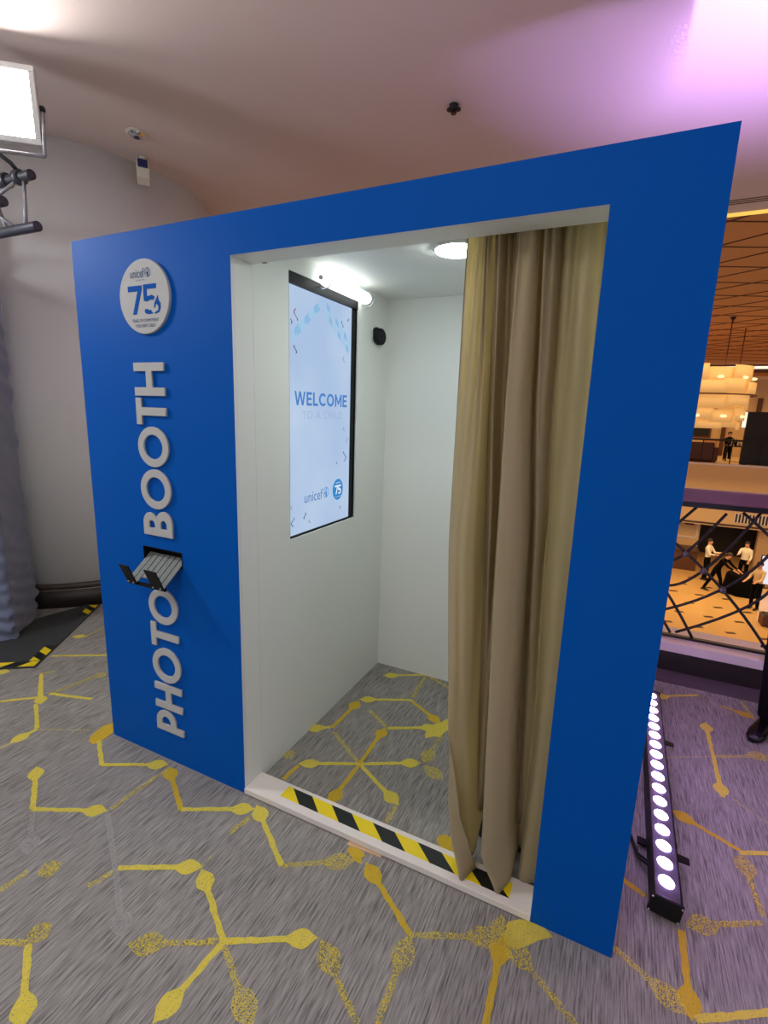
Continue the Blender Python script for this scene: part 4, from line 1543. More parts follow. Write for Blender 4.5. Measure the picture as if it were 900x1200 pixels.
# black base plate
c2, c3 = Vector((-1.047, 0.205)), Vector((-1.655, 1.085))
p2 = (c3 - c2).normalized()
p1 = Vector((p2.y, -p2.x))
b = NB()
cs = [c2, c3, c3 - p1 * 0.35, c3 - p1 * 0.35 - p2 * 0.15, c2 - p1 * 1.05]
cs = [c2, c3, c3 - p1 * 0.10, c2 - p1 * 1.05 + p2 * 0.12, c2 - p1 * 1.05]
lo = [b.verts.new((p.x, p.y, 0.001)) for p in cs]
hi = [b.verts.new((p.x, p.y, 0.011)) for p in cs]
b.faces.new(hi)
b.faces.new(list(reversed(lo)))
for i in range(len(cs)):
    b.faces.new((lo[i], lo[(i + 1) % len(cs)], hi[(i + 1) % len(cs)], hi[i]))
tag(obj('base_plate', b, mat('matt_black_plate', rgb(58, 60, 62), 0.55, nscale=30, namt=0.12)), 'flat black steel base plate under the cloth-covered tower', 'base plate')
q0 = c2 - p1 * 0.03 + p2 * 0.025
hazard_tape('hazard_tape', 'black and yellow hazard tape along the front edge of the black base plate', c2 - p1 * 0.62 + p2 * 0.04, c2 - p1 * 0.01 + p2 * 0.04, 0.066, 0.0112, 6, 0.06, False)
hazard_tape('hazard_tape', 'short black and yellow tape up the side edge at the near plate corner', c2 + p2 * 0.08 - p1 * 0.04, c2 + p2 * 0.30 - p1 * 0.04, 0.07, 0.0114, 3, 0.06, False)
hazard_tape('hazard_tape', 'black and yellow tape corner piece at the far end of the base plate', c3 - p2 * 0.22 - p1 * 0.045, c3 - p2 * 0.02 - p1 * 0.045, 0.07, 0.0112, 3, 0.06, True)

# ---- truss stub and floodlight over the tower
tr = thing('truss_beam', 'dark tubular truss beam end with bracing sticking out beside the floodlight', 'truss', (-1.3, 0.4, 2.62))
CHORD = [(-0.89, 0.40, 2.955), (-0.83, 0.37, 2.675), (-1.00, 0.30, 2.80)]
for x, y, z in CHORD:
    b = NB()
    tube(b, [(-2.2, y - 0.02, z + 0.005), (x, y, z)], 0.027, 16, caps=False)
    tube(b, [(-2.2, y - 0.02, z + 0.005), (x, y, z)], 0.021, 16, caps=True)
    obj('chord', b, M_truss, tr)
for a, c in (((-0.965, 0.40, 2.94), (-0.935, 0.37, 2.69)), ((-1.00, 0.40, 2.95), (-1.16, 0.30, 2.81)), ((-1.02, 0.37, 2.68), (-1.18, 0.30, 2.80)), ((-1.30, 0.40, 2.95), (-1.12, 0.37, 2.69)), ((-1.36, 0.40, 2.95), (-1.6, 0.37, 2.69))):
    b = NB()
    tube(b, [a, c], 0.010, 10)
    obj('brace', b, M_alu_dark, tr)
b = NB()
lathe(b, [(0.034, -0.03), (0.04, -0.02), (0.04, 0.02), (0.034, 0.03)], 16, (1, 0, 0), (-1.13, 0.395, 2.957))
obj('clamp', b, M_truss, tr)
boxobj('upright', M_truss, tr, cen.x - 0.03, cen.x + 0.03, cen.y - 0.03, cen.y + 0.03, 2.60, 2.97)

FWD_W, FWD_H = 0.235, 0.185


def floodlight(label, base, FC, fn, emitter, stand=False):
    fl = thing('floodlight', label, 'floodlight', base)
    fn = Vector(fn).normalized()
    FC = Vector(FC)
    fu = Vector((0, 0, 1)).cross(fn).normalized()      # to the right as seen from the front
    fv = fn.cross(fu).normalized()

    def fbox(name, m, u0, u1, v0, v1, n0, n1, bevel=0.0, inset=0.0):
        b = NB()
        v = []
        for n, i_ in ((n0, inset), (n1, 0)):
            for u, w in ((u0 + i_, v0 + i_), (u1 - i_, v0 + i_), (u1 - i_, v1 - i_), (u0 + i_, v1 - i_)):
                v.append(b.verts.new(FC + fu * u + fv * w + fn * n))
        for f in ((3, 2, 1, 0), (4, 5, 6, 7), (0, 1, 5, 4), (1, 2, 6, 5), (2, 3, 7, 6), (3, 0, 4, 7)):
            b.faces.new([v[i] for i in f])
        return obj(name, b, m, fl, True, bevel)

    W_, H_ = FWD_W, FWD_H
    fbox('housing', M_alu_dark, -W_, W_, -H_, H_, -0.09, -0.03, 0.004, 0.05)
    for u0, u1, v0, v1 in ((-W_, W_, H_ - .03, H_), (-W_, W_, -H_, -H_ + .03), (-W_, -W_ + .03, -H_ + .03, H_ - .03), (W_ - .03, W_, -H_ + .03, H_ - .03)):
        fbox('rim', M_letter, u0, u1, v0, v1, -0.03, 0.012, 0.003)
    fbox('emitter', emitter, -W_ + .031, W_ - .031, -H_ + .031, H_ - .031, -0.03, -0.012)
    b = NB()
    pp = [FC + fu * (W_ + 0.012) + fn * -0.02, FC + fu * (W_ + 0.012) - fv * 0.24 + fn * 0.02, FC - fu * (W_ + 0.012) - fv * 0.24 + fn * 0.02, FC - fu * (W_ + 0.012) + fn * -0.02]
    for a, c in zip(pp, pp[1:]):
        tube(b, [a, c], 0.010, 6)
    obj('yoke', b, M_alu_dark, fl)
    for s in (-1, 1):
        b = NB()
        lathe(b, [(0.018, 0), (0.018, 0.012), (0.012, 0.02)], 14, fu * s, FC + fu * s * (W_ + 0.004) + fn * -0.02)
        obj('knob', b, M_black, fl)
    if not stand:
        b = NB()
        q = FC - fv * 0.24 + fn * 0.02
        tube(b, [q, (q.x, 0.36, q.z - 0.03), (q.x, 0.392, 2.985)], 0.012, 8)
        obj('clamp_arm', b, M_truss, fl)
        b = NB()
        lathe(b, [(0.030, -0.022), (0.040, -0.018), (0.040, 0.018), (0.030, 0.022)], 16, (1, 0, 0), (q.x, 0.397, 2.956))
        obj('clamp', b, M_truss, fl)
    if stand:
        q = FC - fv * 0.24 + fn * 0.02
        b = NB()
        tube(b, [(q.x, q.y, 0.25), (q.x, q.y, q.z)], 0.016, 10)
        obj('pole', b, M_truss, fl)
        for k in range(3):
            a = 2 * PI * k / 3 + 0.4
            b = NB()
            tube(b, [(q.x + 0.42 * math.cos(a), q.y + 0.42 * math.sin(a), 0.012), (q.x, q.y, 0.75)], 0.011, 8)
            obj('leg', b, M_truss, fl)
    return fl


floodlight('glaring square white floodlight on a yoke above the truss', (-0.95, 0.36, 3.0), (-1.005, 0.285, 3.285), (0.62, -0.78, -0.05), M_flood)
# its twin on a stand left of the photographer: the light that rakes the blue panel and throws the letters' shadows to the right
floodlight('twin floodlight on a tripod stand left of the booth, outside the frame', (-1.75, -0.95, 0.0), (-1.75, -0.95, 2.95), (2.75, 1.0, -1.55), M_flood2, True)

# ================================================================== ceiling fittings
sp = thing('ceiling_sprinkler', 'small dark four-lobed sprinkler on the plain ceiling above the booth', 'sprinkler', (1.074, 1.818, CEIL))
b = NB()
lathe(b, [(0.030, 0), (0.028, -0.006), (0.014, -0.012), (0.012, -0.03)], 20, None, (1.074, 1.818, CEIL))
obj('escutcheon', b, M_dark, sp)
for k in range(4):
    a = PI / 2 * k + 0.3
    b = NB()
    lathe(b, [(0.012, -0.016), (0.019, -0.022), (0.019, -0.030), (0.012, -0.034)], 14, None, (1.074 + 0.025 * math.cos(a), 1.818 + 0.025 * math.sin(a), CEIL))
    obj('lobe', b, M_dark, sp)
b = NB()
lathe(b, [(0.010, -0.03), (0.010, -0.044), (0.016, -0.046), (0.016, -0.050)], 14, None, (1.074, 1.818, CEIL))
obj('deflector', b, mat('sprinkler_brown', rgb(60, 30, 30), 0.4), sp)

dl = thing('ceiling_downlight', 'small recessed chrome downlight in the ceiling near the curved wall', 'downlight', (-1.10, 1.285, CEIL))
b = NB()
lathe(b, [(0.072, 0.0), (0.072, -0.004), (0.058, -0.008)], 32, None, (-1.10, 1.285, CEIL))
obj('trim_ring', b, M_ceil, dl)
b = NB()
for sgn in (1,):
    n_ = 32
    r0 = [b.verts.new((-1.10 + 0.056 * math.cos(2 * PI * k / n_), 1.285 + 0.056 * math.sin(2 * PI * k / n_), CEIL - 0.0085)) for k in range(n_)]
    r1 = [b.verts.new((-1.10 + 0.046 * math.cos(2 * PI * k / n_), 1.285 + 0.046 * math.sin(2 * PI * k / n_), CEIL - 0.022)) for k in range(n_)]
    r2 = [b.verts.new((-1.10 + 0.02 * math.cos(2 * PI * k / n_), 1.285 + 0.02 * math.sin(2 * PI * k / n_), CEIL - 0.028)) for k in range(n_)]
    for A_, B_ in ((r0, r1), (r1, r2)):
        for k in range(n_):
            b.faces.new((A_[k], A_[(k + 1) % n_], B_[(k + 1) % n_], B_[k])).smooth = True
    b.faces.new(r2)
obj('reflector', b, M_chrome, dl)
b = NB()
lathe(b, [(0.019, -0.0285), (0.017, -0.034)], 20, None, (-1.10, 1.285, CEIL))
obj('lens', b, M_navy, dl)  # navy colour stands in for the blue reflection in the downlight

sb = thing('ceiling_projector_box', 'small ivory box with a dark blue window hanging under the ceiling by the curved wall', 'fixture', (-1.33, 1.52, CEIL))


def rbox(name, m, c, hx, hy, hz, rz, rx, parent):
    b = NB()
    bx(b, -hx, hx, -hy, hy, -hz, hz)
    bmesh.ops.transform(b, matrix=Matrix.Translation(c) @ Matrix.Rotation(rz, 4, 'Z') @ Matrix.Rotation(rx, 4, 'X'), verts=b.verts[:])
    return obj(name, b, m, parent, True, 0.004)


rz_ = math.radians(52)
rbox('stem', M_ivory, (-1.36, 1.54, CEIL - 0.016), 0.02, 0.02, 0.016, rz_, 0, sb)
rbox('body', M_ivory, (-1.36, 1.54, CEIL - 0.105), 0.044, 0.05, 0.075, rz_, math.radians(-14), sb)
rbox('window', M_navy, (-1.36 + 0.044 * math.sin(rz_), 1.54 - 0.048 * math.cos(rz_), CEIL - 0.062), 0.036, 0.010, 0.030, rz_, math.radians(-14), sb)

# ================================================================== people
M_skin = mat('skin', rgb(206, 150, 116), 0.55)
M_hair = mat('dark_hair', rgb(28, 22, 20), 0.6)
M_shirtw = mat('white_shirt', rgb(236, 226, 206), 0.8, nscale=20, namt=0.05)
M_shirtk = mat('black_cloth', rgb(7, 7, 8), 0.85, nscale=20, namt=0.1, spec=0.1)
M_beige = mat('beige_top', rgb(214, 186, 144), 0.8)
M_shoe = mat('black_shoe_leather', rgb(14, 14, 18), 0.22)


def person(name, label, loc, rz, top, bottom, lean=0.0, arms=((0.15, 0.5), (0.15, 0.5)), stride=0.0, seated=False, group=None, height=1.72, shift=(0, 0)):
    """Standing figure facing local -Y, grown from a joint skeleton; arms = (forward swing, elbow bend) per side."""
    k = height / 1.75
    V, E, R, T = [], [], [], []

    def add(p, r, t, par=None):
        V.append(Vector(p) * k)
        R.append(r * k)
        T.append(t)
        i = len(V) - 1
        if par is not None:
            E.append((par, i))
        return i
    hipz = 0.93
    pel = add((0, 0, hipz), 0.125, 'b')

    def up(x, y, z):
        # torso point leaning forward about the hips
        dz = z - hipz
        return (x, y - math.sin(lean) * dz, hipz + math.cos(lean) * dz)
    wa = add(up(0, 0, 1.08), 0.118, 't', pel)
    ch = add(up(0, 0, 1.27), 0.140, 't', wa)
    sh = add(up(0, 0.005, 1.40), 0.115, 't', ch)
    nk = add(up(0, 0, 1.49), 0.052, 's', sh)
    hd0 = add(up(0, -0.015, 1.57), 0.078, 's', nk)
    hd1 = add(up(0, -0.010, 1.66), 0.088, 's', hd0)
    add(up(0, 0.0, 1.715), 0.062, 's', hd1)
    add(up(0, -0.098, 1.595), 0.012, 's', hd0)       # nose
    for s_, (swing, bend) in zip((-1, 1), arms):
        so = up(s_ * 0.17, 0, 1.40)
        a0 = add(so, 0.062, 't', sh)
        so = Vector(so)
        d1 = Vector((s_ * 0.12, -math.sin(swing), -math.cos(swing))).normalized()
        el = so + d1 * 0.29
        a1 = add(el, 0.046, 't', a0)
        d2 = Vector((-s_ * 0.08, -math.sin(swing + bend), -math.cos(swing + bend))).normalized()
        wr = el + d2 * 0.25
        a2 = add(wr, 0.031, 's', a1)
        pm = wr + d2 * 0.07
        a3 = add(pm, 0.034, 's', a2)
        side = d2.cross(Vector((0, -1, 0.3))).normalized()
        for q, ln in zip((-1.5, -0.5, 0.5, 1.5), (0.062, 0.078, 0.074, 0.066)):
            f0 = add(pm + side * 0.018 * q + d2 * 0.035, 0.010, 's', a3)
            add(pm + side * 0.020 * q + d2 * (0.035 + ln * 0.9) + Vector((0, -0.012, -0.006)), 0.008, 's', f0)
        t0 = add(wr + d2 * 0.035 + side * s_ * 0.04, 0.011, 's', a2)
        add(wr + d2 * 0.075 + side * s_ * 0.062, 0.009, 's', t0)
    for s_ in (-1, 1):
        st = stride * s_
        h = add((s_ * 0.095, 0, hipz - 0.06), 0.098, 'b', pel)
        kn = add((s_ * 0.105, -0.02 - st * 0.5, 0.49), 0.066, 'b', h)
        an = add((s_ * 0.105, 0.015 - st * (1.0 if st < 0 else 0.75), 0.105), 0.056, 'b', kn)
        add((s_ * 0.105, 0.012 - st * (1.0 if st < 0 else 0.75), 0.062), 0.050, 'f', an)
    me = bpy.data.meshes.new(name)
    me.from_pydata([tuple(v) for v in V], E, [])
    o = bpy.data.objects.new(name + '_skeleton', me)
    COL.objects.link(o)
    md = o.modifiers.new('skin', 'SKIN')
    md.use_smooth_shade = True
    sv = me.skin_vertices[0].data
    for i, r in enumerate(R):
        sv[i].radius = (r * (1.18 if T[i] in 'bt' and i < 4 else 1.0), r * (0.80 if i < 4 else 1.0))
        sv[i].use_root = i == 0
    ss = o.modifiers.new('sub', 'SUBSURF')
    ss.levels = 2
    dg = bpy.context.evaluated_depsgraph_get()
    dg.update()
    out = bpy.data.meshes.new_from_object(o.evaluated_get(dg))
    bpy.data.objects.remove(o)
    mats_ = [M_skin, top, bottom, M_shoe]
    out.materials.clear()
    for mm in mats_:
        out.materials.append(mm)
    idx = {'s': 0, 't': 1, 'b': 2, 'f': 3}
    # nearest bone decides what covers the surface
    segs = [(V[a], V[c], T[a], T[c], R[a], R[c]) for a, c in E]
    for p in out.polygons:
        c = p.center
        best, bt = 1e9, 't'
        for a, d_, ta, td, ra, rd in segs:
            ab = d_ - a
            t_ = max(0, min(1, (c - a).dot(ab) / max(ab.length_squared, 1e-9)))
            dist = (a + ab * t_ - c).length - (ra + (rd - ra) * t_)
            if dist < best:
                best = dist
                bt = td if t_ > (0.82 if td == 's' and ta == 't' else 0.5) else ta
        p.material_index = idx[bt]
        p.use_smooth = True
    root = thing(name, label, 'person', loc, group)
    rot = Matrix.Rotation(rz, 4, 'Z')
    base = Matrix.Translation(Vector(loc)) @ rot
    out.transform(base)
    link('body', out, mats_, root)
    # shoes
    for s_ in (-1, 1):
        st = stride * s_
        yo = 0.012 - st * (1.0 if st < 0 else 0.75)
        b = NB()
        secs = [(0.095, 0.028, 0.055), (0.06, 0.036, 0.078), (0.0, 0.039, 0.085), (-0.07, 0.042, 0.068), (-0.13, 0.046, 0.052), (-0.175, 0.038, 0.042), (-0.20, 0.018, 0.030)]
        rows_ = []
        for yy, hw, hh in secs:
            ring = []
            for q in range(14):
                a = 2 * PI * q / 14
                xx = hw * math.copysign(abs(math.cos(a)) ** 0.7, math.cos(a))
                zz = hh / 2 + hh / 2 * math.copysign(abs(math.sin(a)) ** 0.6, math.sin(a))
                ring.append(b.verts.new(((s_ * 0.105 + xx) * k, (yo + yy) * k, zz * k + 0.001)))
            rows_.append(ring)
        for A_, B_ in zip(rows_, rows_[1:]):
            for q in range(14):
                b.faces.new((A_[q], A_[(q + 1) % 14], B_[(q + 1) % 14], B_[q])).smooth = True
        b.faces.new(rows_[0])
        b.faces.new(list(reversed(rows_[-1])))
        bmesh.ops.transform(b, matrix=base, verts=b.verts[:])
        obj('shoe', b, M_shoe, root)
    # hair cap
    b = NB()
    bmesh.ops.create_uvsphere(b, u_segments=18, v_segments=12, radius=0.098 * k)
    hc = Vector(up(0, 0.014, 1.665)) * k
    for v in b.verts:
        v.co.y *= 1.12
        v.co.z *= 1.10
    kill = [v for v in b.verts if v.co.z < -0.02 * k and v.co.y < 0.03 * k]
    bmesh.ops.delete(b, geom=kill, context='VERTS')
    bmesh.ops.translate(b, vec=hc, verts=b.verts[:])
    for f in b.faces:
        f.smooth = True
    bmesh.ops.transform(b, matrix=base, verts=b.verts[:])
    obj('hair', b, M_hair, root, recalc=False)
    for s_ in (-1, 1):
        b = NB()
        bmesh.ops.create_uvsphere(b, u_segments=8, v_segments=6, radius=0.011 * k)
        bmesh.ops.translate(b, vec=Vector(up(s_ * 0.032, -0.090, 1.635)) * k, verts=b.verts[:])
        bmesh.ops.transform(b, matrix=base, verts=b.verts[:])
        obj('eye', b, M_hair, root)
    return root


# bystander  whose black shoe and trouser hem reach in from the right
person('person', 'person in black trousers and polished black shoes, mostly outside the right edge', (3.265, 1.675, 0.0), math.radians(-30), M_shirtk, M_shirtk, arms=((-0.55, 0.5), (-0.55, 0.5)))

# ================================================================== the atrium beyond the railing
HZ = -4.6
bm = NB()
bx(bm, -14, 26, 2.6, 34, HZ - 0.3, HZ)
hall = struct('floor_hall', bm, M_hall, 'warm tan marble floor of the hall one storey below', 'floor')
irnd = random.Random(3)
b = NB()
bx(b, -0.14, 0.14, -0.07, 0.07, HZ + 0.001, HZ + 0.004)
bmesh.ops.recalc_face_normals(b, faces=b.faces[:])
inlay_me = bpy.data.meshes.new('floor_inlay')
b.to_mesh(inlay_me)
b.free()
inlay_me.materials.append(M_inlay)
for i in range(0, 7):
    for j in range(0, 8):
        o = bpy.data.objects.new('floor_inlay', inlay_me)
        o.location = (3.4 + i * 0.85 + (j % 2) * 0.42, 13.6 + j * 1.15, 0)
        o.rotation_euler = (0, 0, 0.35)
        o.parent = hall
        COL.objects.link(o)

AC = 4.1
bm = NB()
bx(bm, -14, 26, 4.5, 34, AC, AC + 0.3)
aceil = struct('ceiling_atrium', bm, M_aceil, 'tan atrium ceiling crossed by a lattice of thin dark battens', 'ceiling')


def batten(p, d, L):
    d = Vector(d).normalized()
    n = Vector((-d.y, d.x)) * 0.0065
    b = NB()
    s0, s1 = -8.0, 12.0
    for lim, low in ((4.62, True), (23.4, False)):      # keep the batten over the void
        s = (lim - p[1]) / d.y
        if (d.y > 0) == low:
            s0 = max(s0, s)
        else:
            s1 = min(s1, s)
    if s1 - s0 < 0.5:
        return
    A_, B_ = Vector(p) + d * s0, Vector(p) + d * s1
    q = [A_ + n, A_ - n, B_ - n, B_ + n]
    lo = [b.verts.new((v.x, v.y, AC - 0.012)) for v in q]
    hi = [b.verts.new((v.x, v.y, AC)) for v in q]
    b.faces.new(lo)
    b.faces.new(list(reversed(hi)))
    for i in range(4):
        b.faces.new((lo[i], hi[i], hi[(i + 1) % 4], lo[(i + 1) % 4]))
    obj('batten', b, M_beam, aceil)


for k in range(-6, 16):
    y0 = 6.07 + 0.98 * k
    if y0 > 0:
        batten((2.6 - 0.15, y0 - 0.22), (0.557, 0.226 + 0.002 * k), 6.5)
    batten((2.6 + (0 if y0 < 13 else 0.5), y0 + 0.42), (0.447, -0.32), 2.2 if y0 < 6 else 6.5)
spb = thing('ceiling_camera', 'tiny dark dome fitting on the far atrium ceiling', 'fixture', (4.24, 12.7, AC))
b = NB()
lathe(b, [(0.06, 0), (0.055, -0.03), (0.03, -0.06)], 14, None, (4.24, 12.7, AC))
obj('dome', b, M_dark, spb)
b = NB()
lathe(b, [(0.015, -0.06), (0.015, -0.10), (0.03, -0.12)], 10, None, (4.24, 12.7, AC))
obj('stem', b, M_dark, spb)

# ---- far balcony, its fascia, wall and furniture
bm = NB()
bx(bm, -10, 24, 23.5, 34, -1.12, 0.0)
fas = struct('floor_balcony', bm, M_cream, 'cream fascia and floor slab of the balcony across the atrium', 'balcony')
boxobj('edge_strip', M_strip_glow if False else M_ledge, fas, -10, 24, 23.44, 23.5, -0.06, 0.02)
bm = NB()
bx(bm, -10, 24, 24.0, 34, -2.75, -1.12)
bulk = struct('wall_bulkhead', bm, M_cream, 'cream bulkhead under the far balcony', 'wall')
boxobj('shadow_gap', M_inlay, bulk, -10, 24, 23.97, 24.0, -2.70, -2.62)
grl = thing('air_grille', 'dark slatted air grille in the bulkhead below the far balcony', 'grille', (8.0, 23.97, -2.4))
boxobj('back', M_ledge, grl, 7.05, 9.2, 23.97, 23.995, -2.52, -2.10)
for k in range(17):
    boxobj('slat', M_hblack, grl, 7.09 + 0.12 * k, 7.15 + 0.12 * k, 23.945, 23.97, -2.50, -2.12)
bm = NB()
bx(bm, -10, 24, 30.0, 30.3, 0, AC)
struct('wall_balcony', bm, M_cream, 'cream wall at the back of the far balcony', 'wall')
bm = NB()
bx(bm, -10, 24, 23.9, 24.3, 3.78, AC)
sof = struct('trim_2', bm, M_brown, 'brown soffit edge over the far balcony', 'trim')
boxobj('light_line', M_strip_glow, sof, -10, 24, 23.86, 23.9, 3.92, 4.02)
boxobj('lower_line', M_cream, sof, -10, 24, 23.88, 23.92, 3.5, 3.62)

fr = thing('balcony_railing', 'thin dark railing along the far balcony edge', 'railing', (6, 23.6, 0.02))
boxobj('top_rail', M_hblack, fr, 0, 14, 23.57, 23.63, 0.96, 1.04)
for k in range(7):
    boxobj('post', M_hblack, fr, 3.3 + 1.05 * k, 3.34 + 1.05 * k, 23.585, 23.615, 0.0, 0.96)

sofa = thing('sofa', 'brown sofa behind the far balcony railing', 'sofa', (5.0, 24.8, 0))
boxobj('seat', M_brown, sofa, 4.2, 5.95, 24.4, 25.3, 0.05, 0.50, 0.04)
boxobj('backrest', M_brown, sofa, 4.2, 5.95, 24.25, 24.45, 0.05, 0.86, 0.05)
boxobj('armrest', M_brown, sofa, 5.95, 6.12, 24.25, 25.3, 0.05, 0.66, 0.04)
for xx in (4.25, 6.0):
    boxobj('leg', M_hblack, sofa, xx, xx + 0.06, 24.3, 24.36, 0.0, 0.06)
wp = thing('framed_picture', 'dark framed picture on the far balcony wall', 'picture', (5.7, 29.97, 1.3))
boxobj('frame', M_brown, wp, 4.9, 6.5, 29.93, 29.99, 0.9, 2.2)
boxobj('panel', M_hblack, wp, 5.0, 6.4, 29.91, 29.93, 1.0, 2.1)
cab = thing('wall_cabinet', 'tall narrow wooden door frame on the far balcony wall', 'cabinet', (7.2, 29.9, 0))
boxobj('frame', M_brown, cab, 6.95, 7.12, 29.85, 29.99, 0, 2.3)
boxobj('frame', M_brown, cab, 8.3, 8.5, 29.85, 29.99, 0, 3.0)
person('person', 'person in dark clothes sitting low behind the far balcony railing', (6.95, 27.4, -0.42), math.radians(15), M_shirtk, M_shirtk, arms=((0.5, 1.0), (0.5, 1.0)))
tb = thing('lounge_table', 'low table with bottles behind the far balcony railing', 'table', (7.0, 25.9, 0))
boxobj('top', M_hblack, tb, 6.55, 7.35, 25.5, 26.2, 0.66, 0.70)
for xx in (6.6, 7.25):
    for yy in (25.55, 26.1):
        boxobj('leg', M_hblack, tb, xx, xx + 0.05, yy, yy + 0.05, 0, 0.66)
for q, xx in enumerate((6.70, 6.84, 6.98, 7.12)):
    b = NB()
    lathe(b, [(0.045, 0), (0.045, 0.17), (0.018, 0.23), (0.018, 0.30)], 12, None, (xx, 25.85 + 0.05 * (q % 2), 0.70))
    tag(obj('bottle', b, M_ivory if q % 2 else M_hblack), ['leftmost black', 'second pale', 'third black', 'rightmost pale'][q] + ' bottle on the far balcony table', 'bottle', 'bottles on the balcony table')
for xx, yy, lb in ((6.2, 27.3, 'left'), (7.55, 25.0, 'right')):
    c = thing('lounge_chair', 'tan lounge chair on the far balcony, %s of the bottle table' % lb, 'chair', (xx, yy, 0), 'lounge chairs on the balcony')
    boxobj('seat', M_aceil, c, xx - .3, xx + .3, yy - .3, yy + .3, 0.22, 0.45, 0.03)
    boxobj('backrest', M_aceil, c, xx - .3, xx + .3, yy + .24, yy + .32, 0.45, 0.85, 0.03)
    for sx in (-.27, .22):
        for sy in (-.27, .22):
            boxobj('leg', M_hblack, c, xx + sx, xx + sx + .05, yy + sy, yy + sy + .05, 0, 0.22)
bs = thing('backdrop_screen', 'large black backdrop screen standing on the far balcony edge', 'screen', (7.9, 23.85, 0))
boxobj('panel', M_hblack, bs, 6.86, 9.4, 23.75, 23.95, 0.02, 2.20)
for xx in (6.95, 9.2):
    boxobj('foot', M_hblack, bs, xx, xx + 0.12, 23.70, 24.3, 0.0, 0.03)
o = boxobj('light_strip', M_strip_glow, bs, 6.72, 6.84, 23.78, 23.86, 1.55, 2.18)
o['label'] = 'glowing white edge strip'

# ---- chandelier
chd = thing('chandelier', 'tiered chandelier of overlapping glowing amber shades in the atrium', 'chandelier', (4.0, 14.0, 1.62))
CC = Vector((3.95, 14.0))
tiers = [(1.10, 3.06, 2.70, 0.10), (1.18, 2.72, 2.42, 0.45), (1.15, 2.38, 2.08, 0.0), (1.05, 2.08, 1.78, 0.32), (0.98, 1.80, 1.60, 0.6)]
for ti, (r, z1, z0, ph) in enumerate(tiers):
    nshade = 11
    for k in range(nshade):
        a0 = 2 * PI * k / nshade + ph
        a1 = a0 + 2 * PI / nshade * 1.08
        rr = r * (1.0 if k % 2 else 0.94)
        dz = 0.05 * ((k * 7 + ti * 3) % 5 - 2) / 2
        b = NB()
        m_ = 6
        outer = [[b.verts.new((CC.x + q * math.cos(a0 + (a1 - a0) * i / m_), CC.y + q * math.sin(a0 + (a1 - a0) * i / m_), z)) for z in (z0 + dz, z1 + dz)] for q in (rr, rr - 0.02) for i in range(m_ + 1)]
        o_, i_ = outer[:m_ + 1], outer[m_ + 1:]
        for q in range(m_):
            b.faces.new((o_[q][0], o_[q + 1][0], o_[q + 1][1], o_[q][1])).smooth = True
            b.faces.new((i_[q + 1][0], i_[q][0], i_[q][1], i_[q + 1][1])).smooth = True
            b.faces.new((o_[q][1], o_[q + 1][1], i_[q + 1][1], i_[q][1]))
            b.faces.new((o_[q][0], i_[q][0], i_[q + 1][0], o_[q + 1][0]))
        b.faces.new((o_[0][0], o_[0][1], i_[0][1], i_[0][0]))
        b.faces.new((o_[-1][0], i_[-1][0], i_[-1][1], o_[-1][1]))
        obj('shade', b, M_shade, chd)
    if ti in (0, 3):
        for k in range(11):
            a = 2 * PI * (k + 0.5) / 11 + ph
            b = NB()
            bmesh.ops.create_uvsphere(b, u_segments=10, v_segments=6, radius=0.045)
            bmesh.ops.scale(b, vec=(1.6, 1.6, 0.8), verts=b.verts[:])
            bmesh.ops.translate(b, vec=(CC.x + (r + .0) * math.cos(a), CC.y + r * math.sin(a), z0 + 0.10), verts=b.verts[:])
            obj('bulb', b, M_glow, chd)
for z in (2.40,):
    b = NB()
    nn_ = 40
    tube(b, [(CC.x + 1.21 * math.cos(2 * PI * k / nn_), CC.y + 1.21 * math.sin(2 * PI * k / nn_), z) for k in range(nn_ + 1)], 0.02, 6)
    obj('ring', b, M_brown, chd)
for k in range(4):
    a = PI / 2 * k + .4
    b = NB()
    tube(b, [(CC.x + 0.9 * math.cos(a), CC.y + 0.9 * math.sin(a), 2.9), (CC.x + 0.9 * math.cos(a), CC.y + 0.9 * math.sin(a), AC)], 0.012, 6)
    obj('hanger', b, M_brown, chd)

# ---- lower hall back wall with its dark doorway
bm = NB()
slab(bm, [-10, 6.02, 8.25, 24], [HZ, -2.85, -2.62], lambda i, j: not (i == 1 and j == 0), lambda u, v, w: (u, w, v), 25.0, 25.3)
hw = struct('wall_hall', bm, M_cream, 'cream panelled wall at the back of the lower hall', 'wall')
boxobj('moulding', M_ledge, hw, 3.0, 5.9, 24.95, 25.0, -3.62, -3.55)
boxobj('moulding', M_ledge, hw, 5.86, 5.94, 24.94, 25.0, -3.55, -2.8)
boxobj('moulding', M_ledge, hw, 3.0, 3.1, 24.94, 25.0, -3.55, -2.8)
boxobj('notice', M_brown, hw, 5.4, 5.75, 24.96, 25.0, -3.0, -2.85)
bm = NB()
bx(bm, 5.6, 8.7, 26.6, 26.7, HZ, -2.62)
struct('door_1', bm, M_hblack, 'dark doorway in the back wall of the lower hall', 'doorway')
cnt = thing('reception_counter', 'dark brown reception counter against the lower hall wall', 'counter', (4.8, 23.2, HZ))
boxobj('body', M_brown, cnt, 3.0, 5.75, 22.7, 23.5, HZ, HZ + 0.85)
boxobj('top', M_inlay, cnt, 2.95, 5.80, 22.62, 23.55, HZ + 0.85, HZ + 0.92)
bm = NB()
bx(bm, 8.35, 8.75, 22.2, 22.8, HZ, -2.62)
pil = struct('wall_pillar', bm, M_cream, 'cream pillar at the right of the dark doorway', 'pillar')
boxobj('red_edge', mat('pillar_red_edge', rgb(140, 36, 24), 0.5), pil, 8.31, 8.35, 22.2, 22.3, HZ + 0.5, -2.62)
lb = thing('lit_board', 'bright white lit board standing in the lower hall at the right edge', 'board', (8.3, 21.5, HZ))
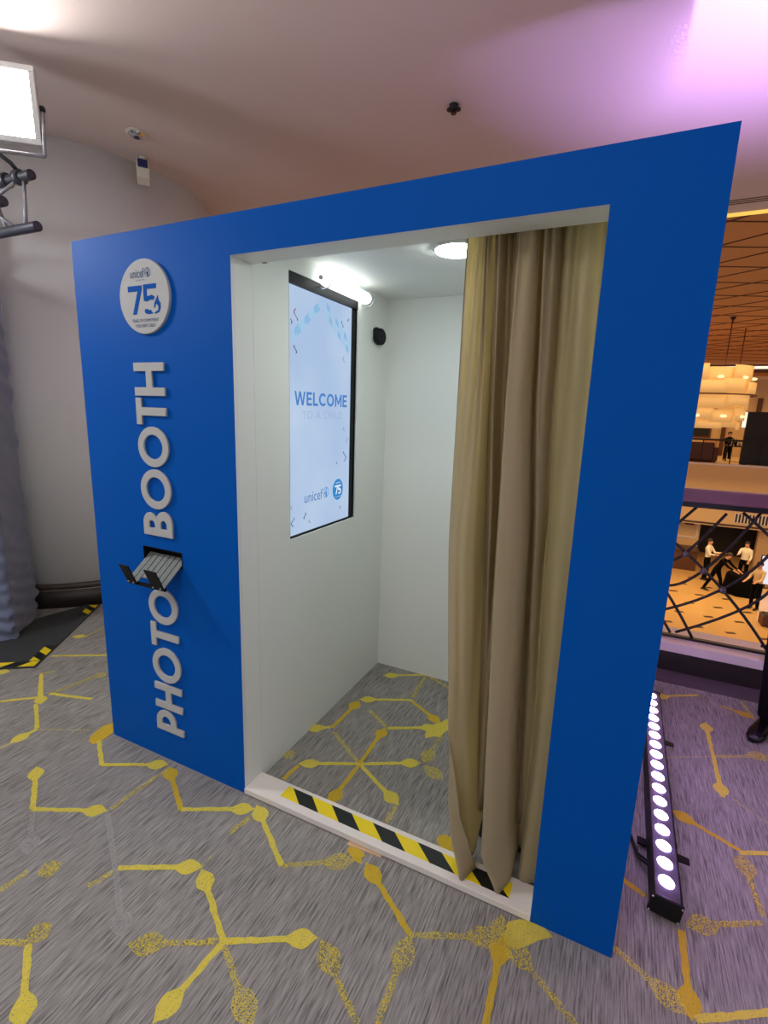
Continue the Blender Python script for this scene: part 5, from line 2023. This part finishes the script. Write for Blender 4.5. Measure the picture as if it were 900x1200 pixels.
boxobj('panel', M_white_lit, lb, 7.72, 8.9, 21.5, 21.55, HZ + 0.2, HZ + 1.3)
boxobj('frame', M_hblack, lb, 7.69, 8.93, 21.55, 21.60, HZ + 0.17, HZ + 1.33)
for xx in (7.9, 8.7):
    boxobj('leg', M_hblack, lb, xx, xx + 0.06, 21.55, 21.62, HZ, HZ + 0.2)
pl2 = thing('hall_planter', 'long low brown planter in the lower hall at the right edge', 'planter', (7.3, 17.2, HZ))
boxobj('box', M_brown, pl2, 6.95, 9.0, 17.0, 17.5, HZ, HZ + 0.34)
boxobj('soil', M_hblack, pl2, 7.0, 8.95, 17.05, 17.45, HZ + 0.34, HZ + 0.37)

person('person', 'person in a white shirt and black trousers standing left of the others in the hall', (5.95, 21.6, HZ), math.radians(60), M_shirtw, M_shirtk, arms=((0.5, 1.2), (0.6, 1.2)), group='people in the lower hall')
person('person', 'person all in black leaning forward beside the draped table in the hall', (6.05, 20.1, HZ), math.radians(55), M_shirtk, M_shirtk, lean=0.55, stride=0.28, arms=((0.9, 0.3), (0.8, 0.3)), group='people in the lower hall')
person('person', 'person in a white shirt behind the draped table in the hall', (7.25, 21.9, HZ), math.radians(-20), M_shirtw, M_shirtk, arms=((0.9, 0.8), (0.3, 0.8)), group='people in the lower hall')
person('person', 'person in a beige top and long black skirt nearest in the hall', (7.05, 18.7, HZ), math.radians(-40), M_beige, M_shirtk, lean=0.1, arms=((0.4, 0.9), (0.5, 0.9)), group='people in the lower hall')
dt = thing('draped_table', 'round table under a black cloth among the people in the hall', 'table', (7.0, 20.45, HZ))
b = NB()
n_ = 40
rows_ = []
for r, z in ((0.62, 0.0), (0.58, 0.35), (0.54, 0.70), (0.50, 0.745), (0.2, 0.75)):
    rows_.append([b.verts.new((7.0 + (r + 0.025 * (1 - z) * math.sin(9 * 2 * PI * k / n_)) * math.cos(2 * PI * k / n_), 20.45 + (r + 0.025 * (1 - z) * math.sin(9 * 2 * PI * k / n_)) * math.sin(2 * PI * k / n_), HZ + 0.002 + z)) for k in range(n_)])
for A_, B_ in zip(rows_, rows_[1:]):
    for k in range(n_):
        b.faces.new((A_[k], A_[(k + 1) % n_], B_[(k + 1) % n_], B_[k])).smooth = True
b.faces.new(rows_[-1])
obj('cloth', b, M_shirtk, dt)
for a in (0.5, 2.6, 4.7):
    b = NB()
    tube(b, [(7.0 + 0.3 * math.cos(a), 20.45 + 0.3 * math.sin(a), HZ), (7.0 + 0.2 * math.cos(a), 20.45 + 0.2 * math.sin(a), HZ + 0.73)], 0.02, 8)
    obj('leg', b, M_hblack, dt)
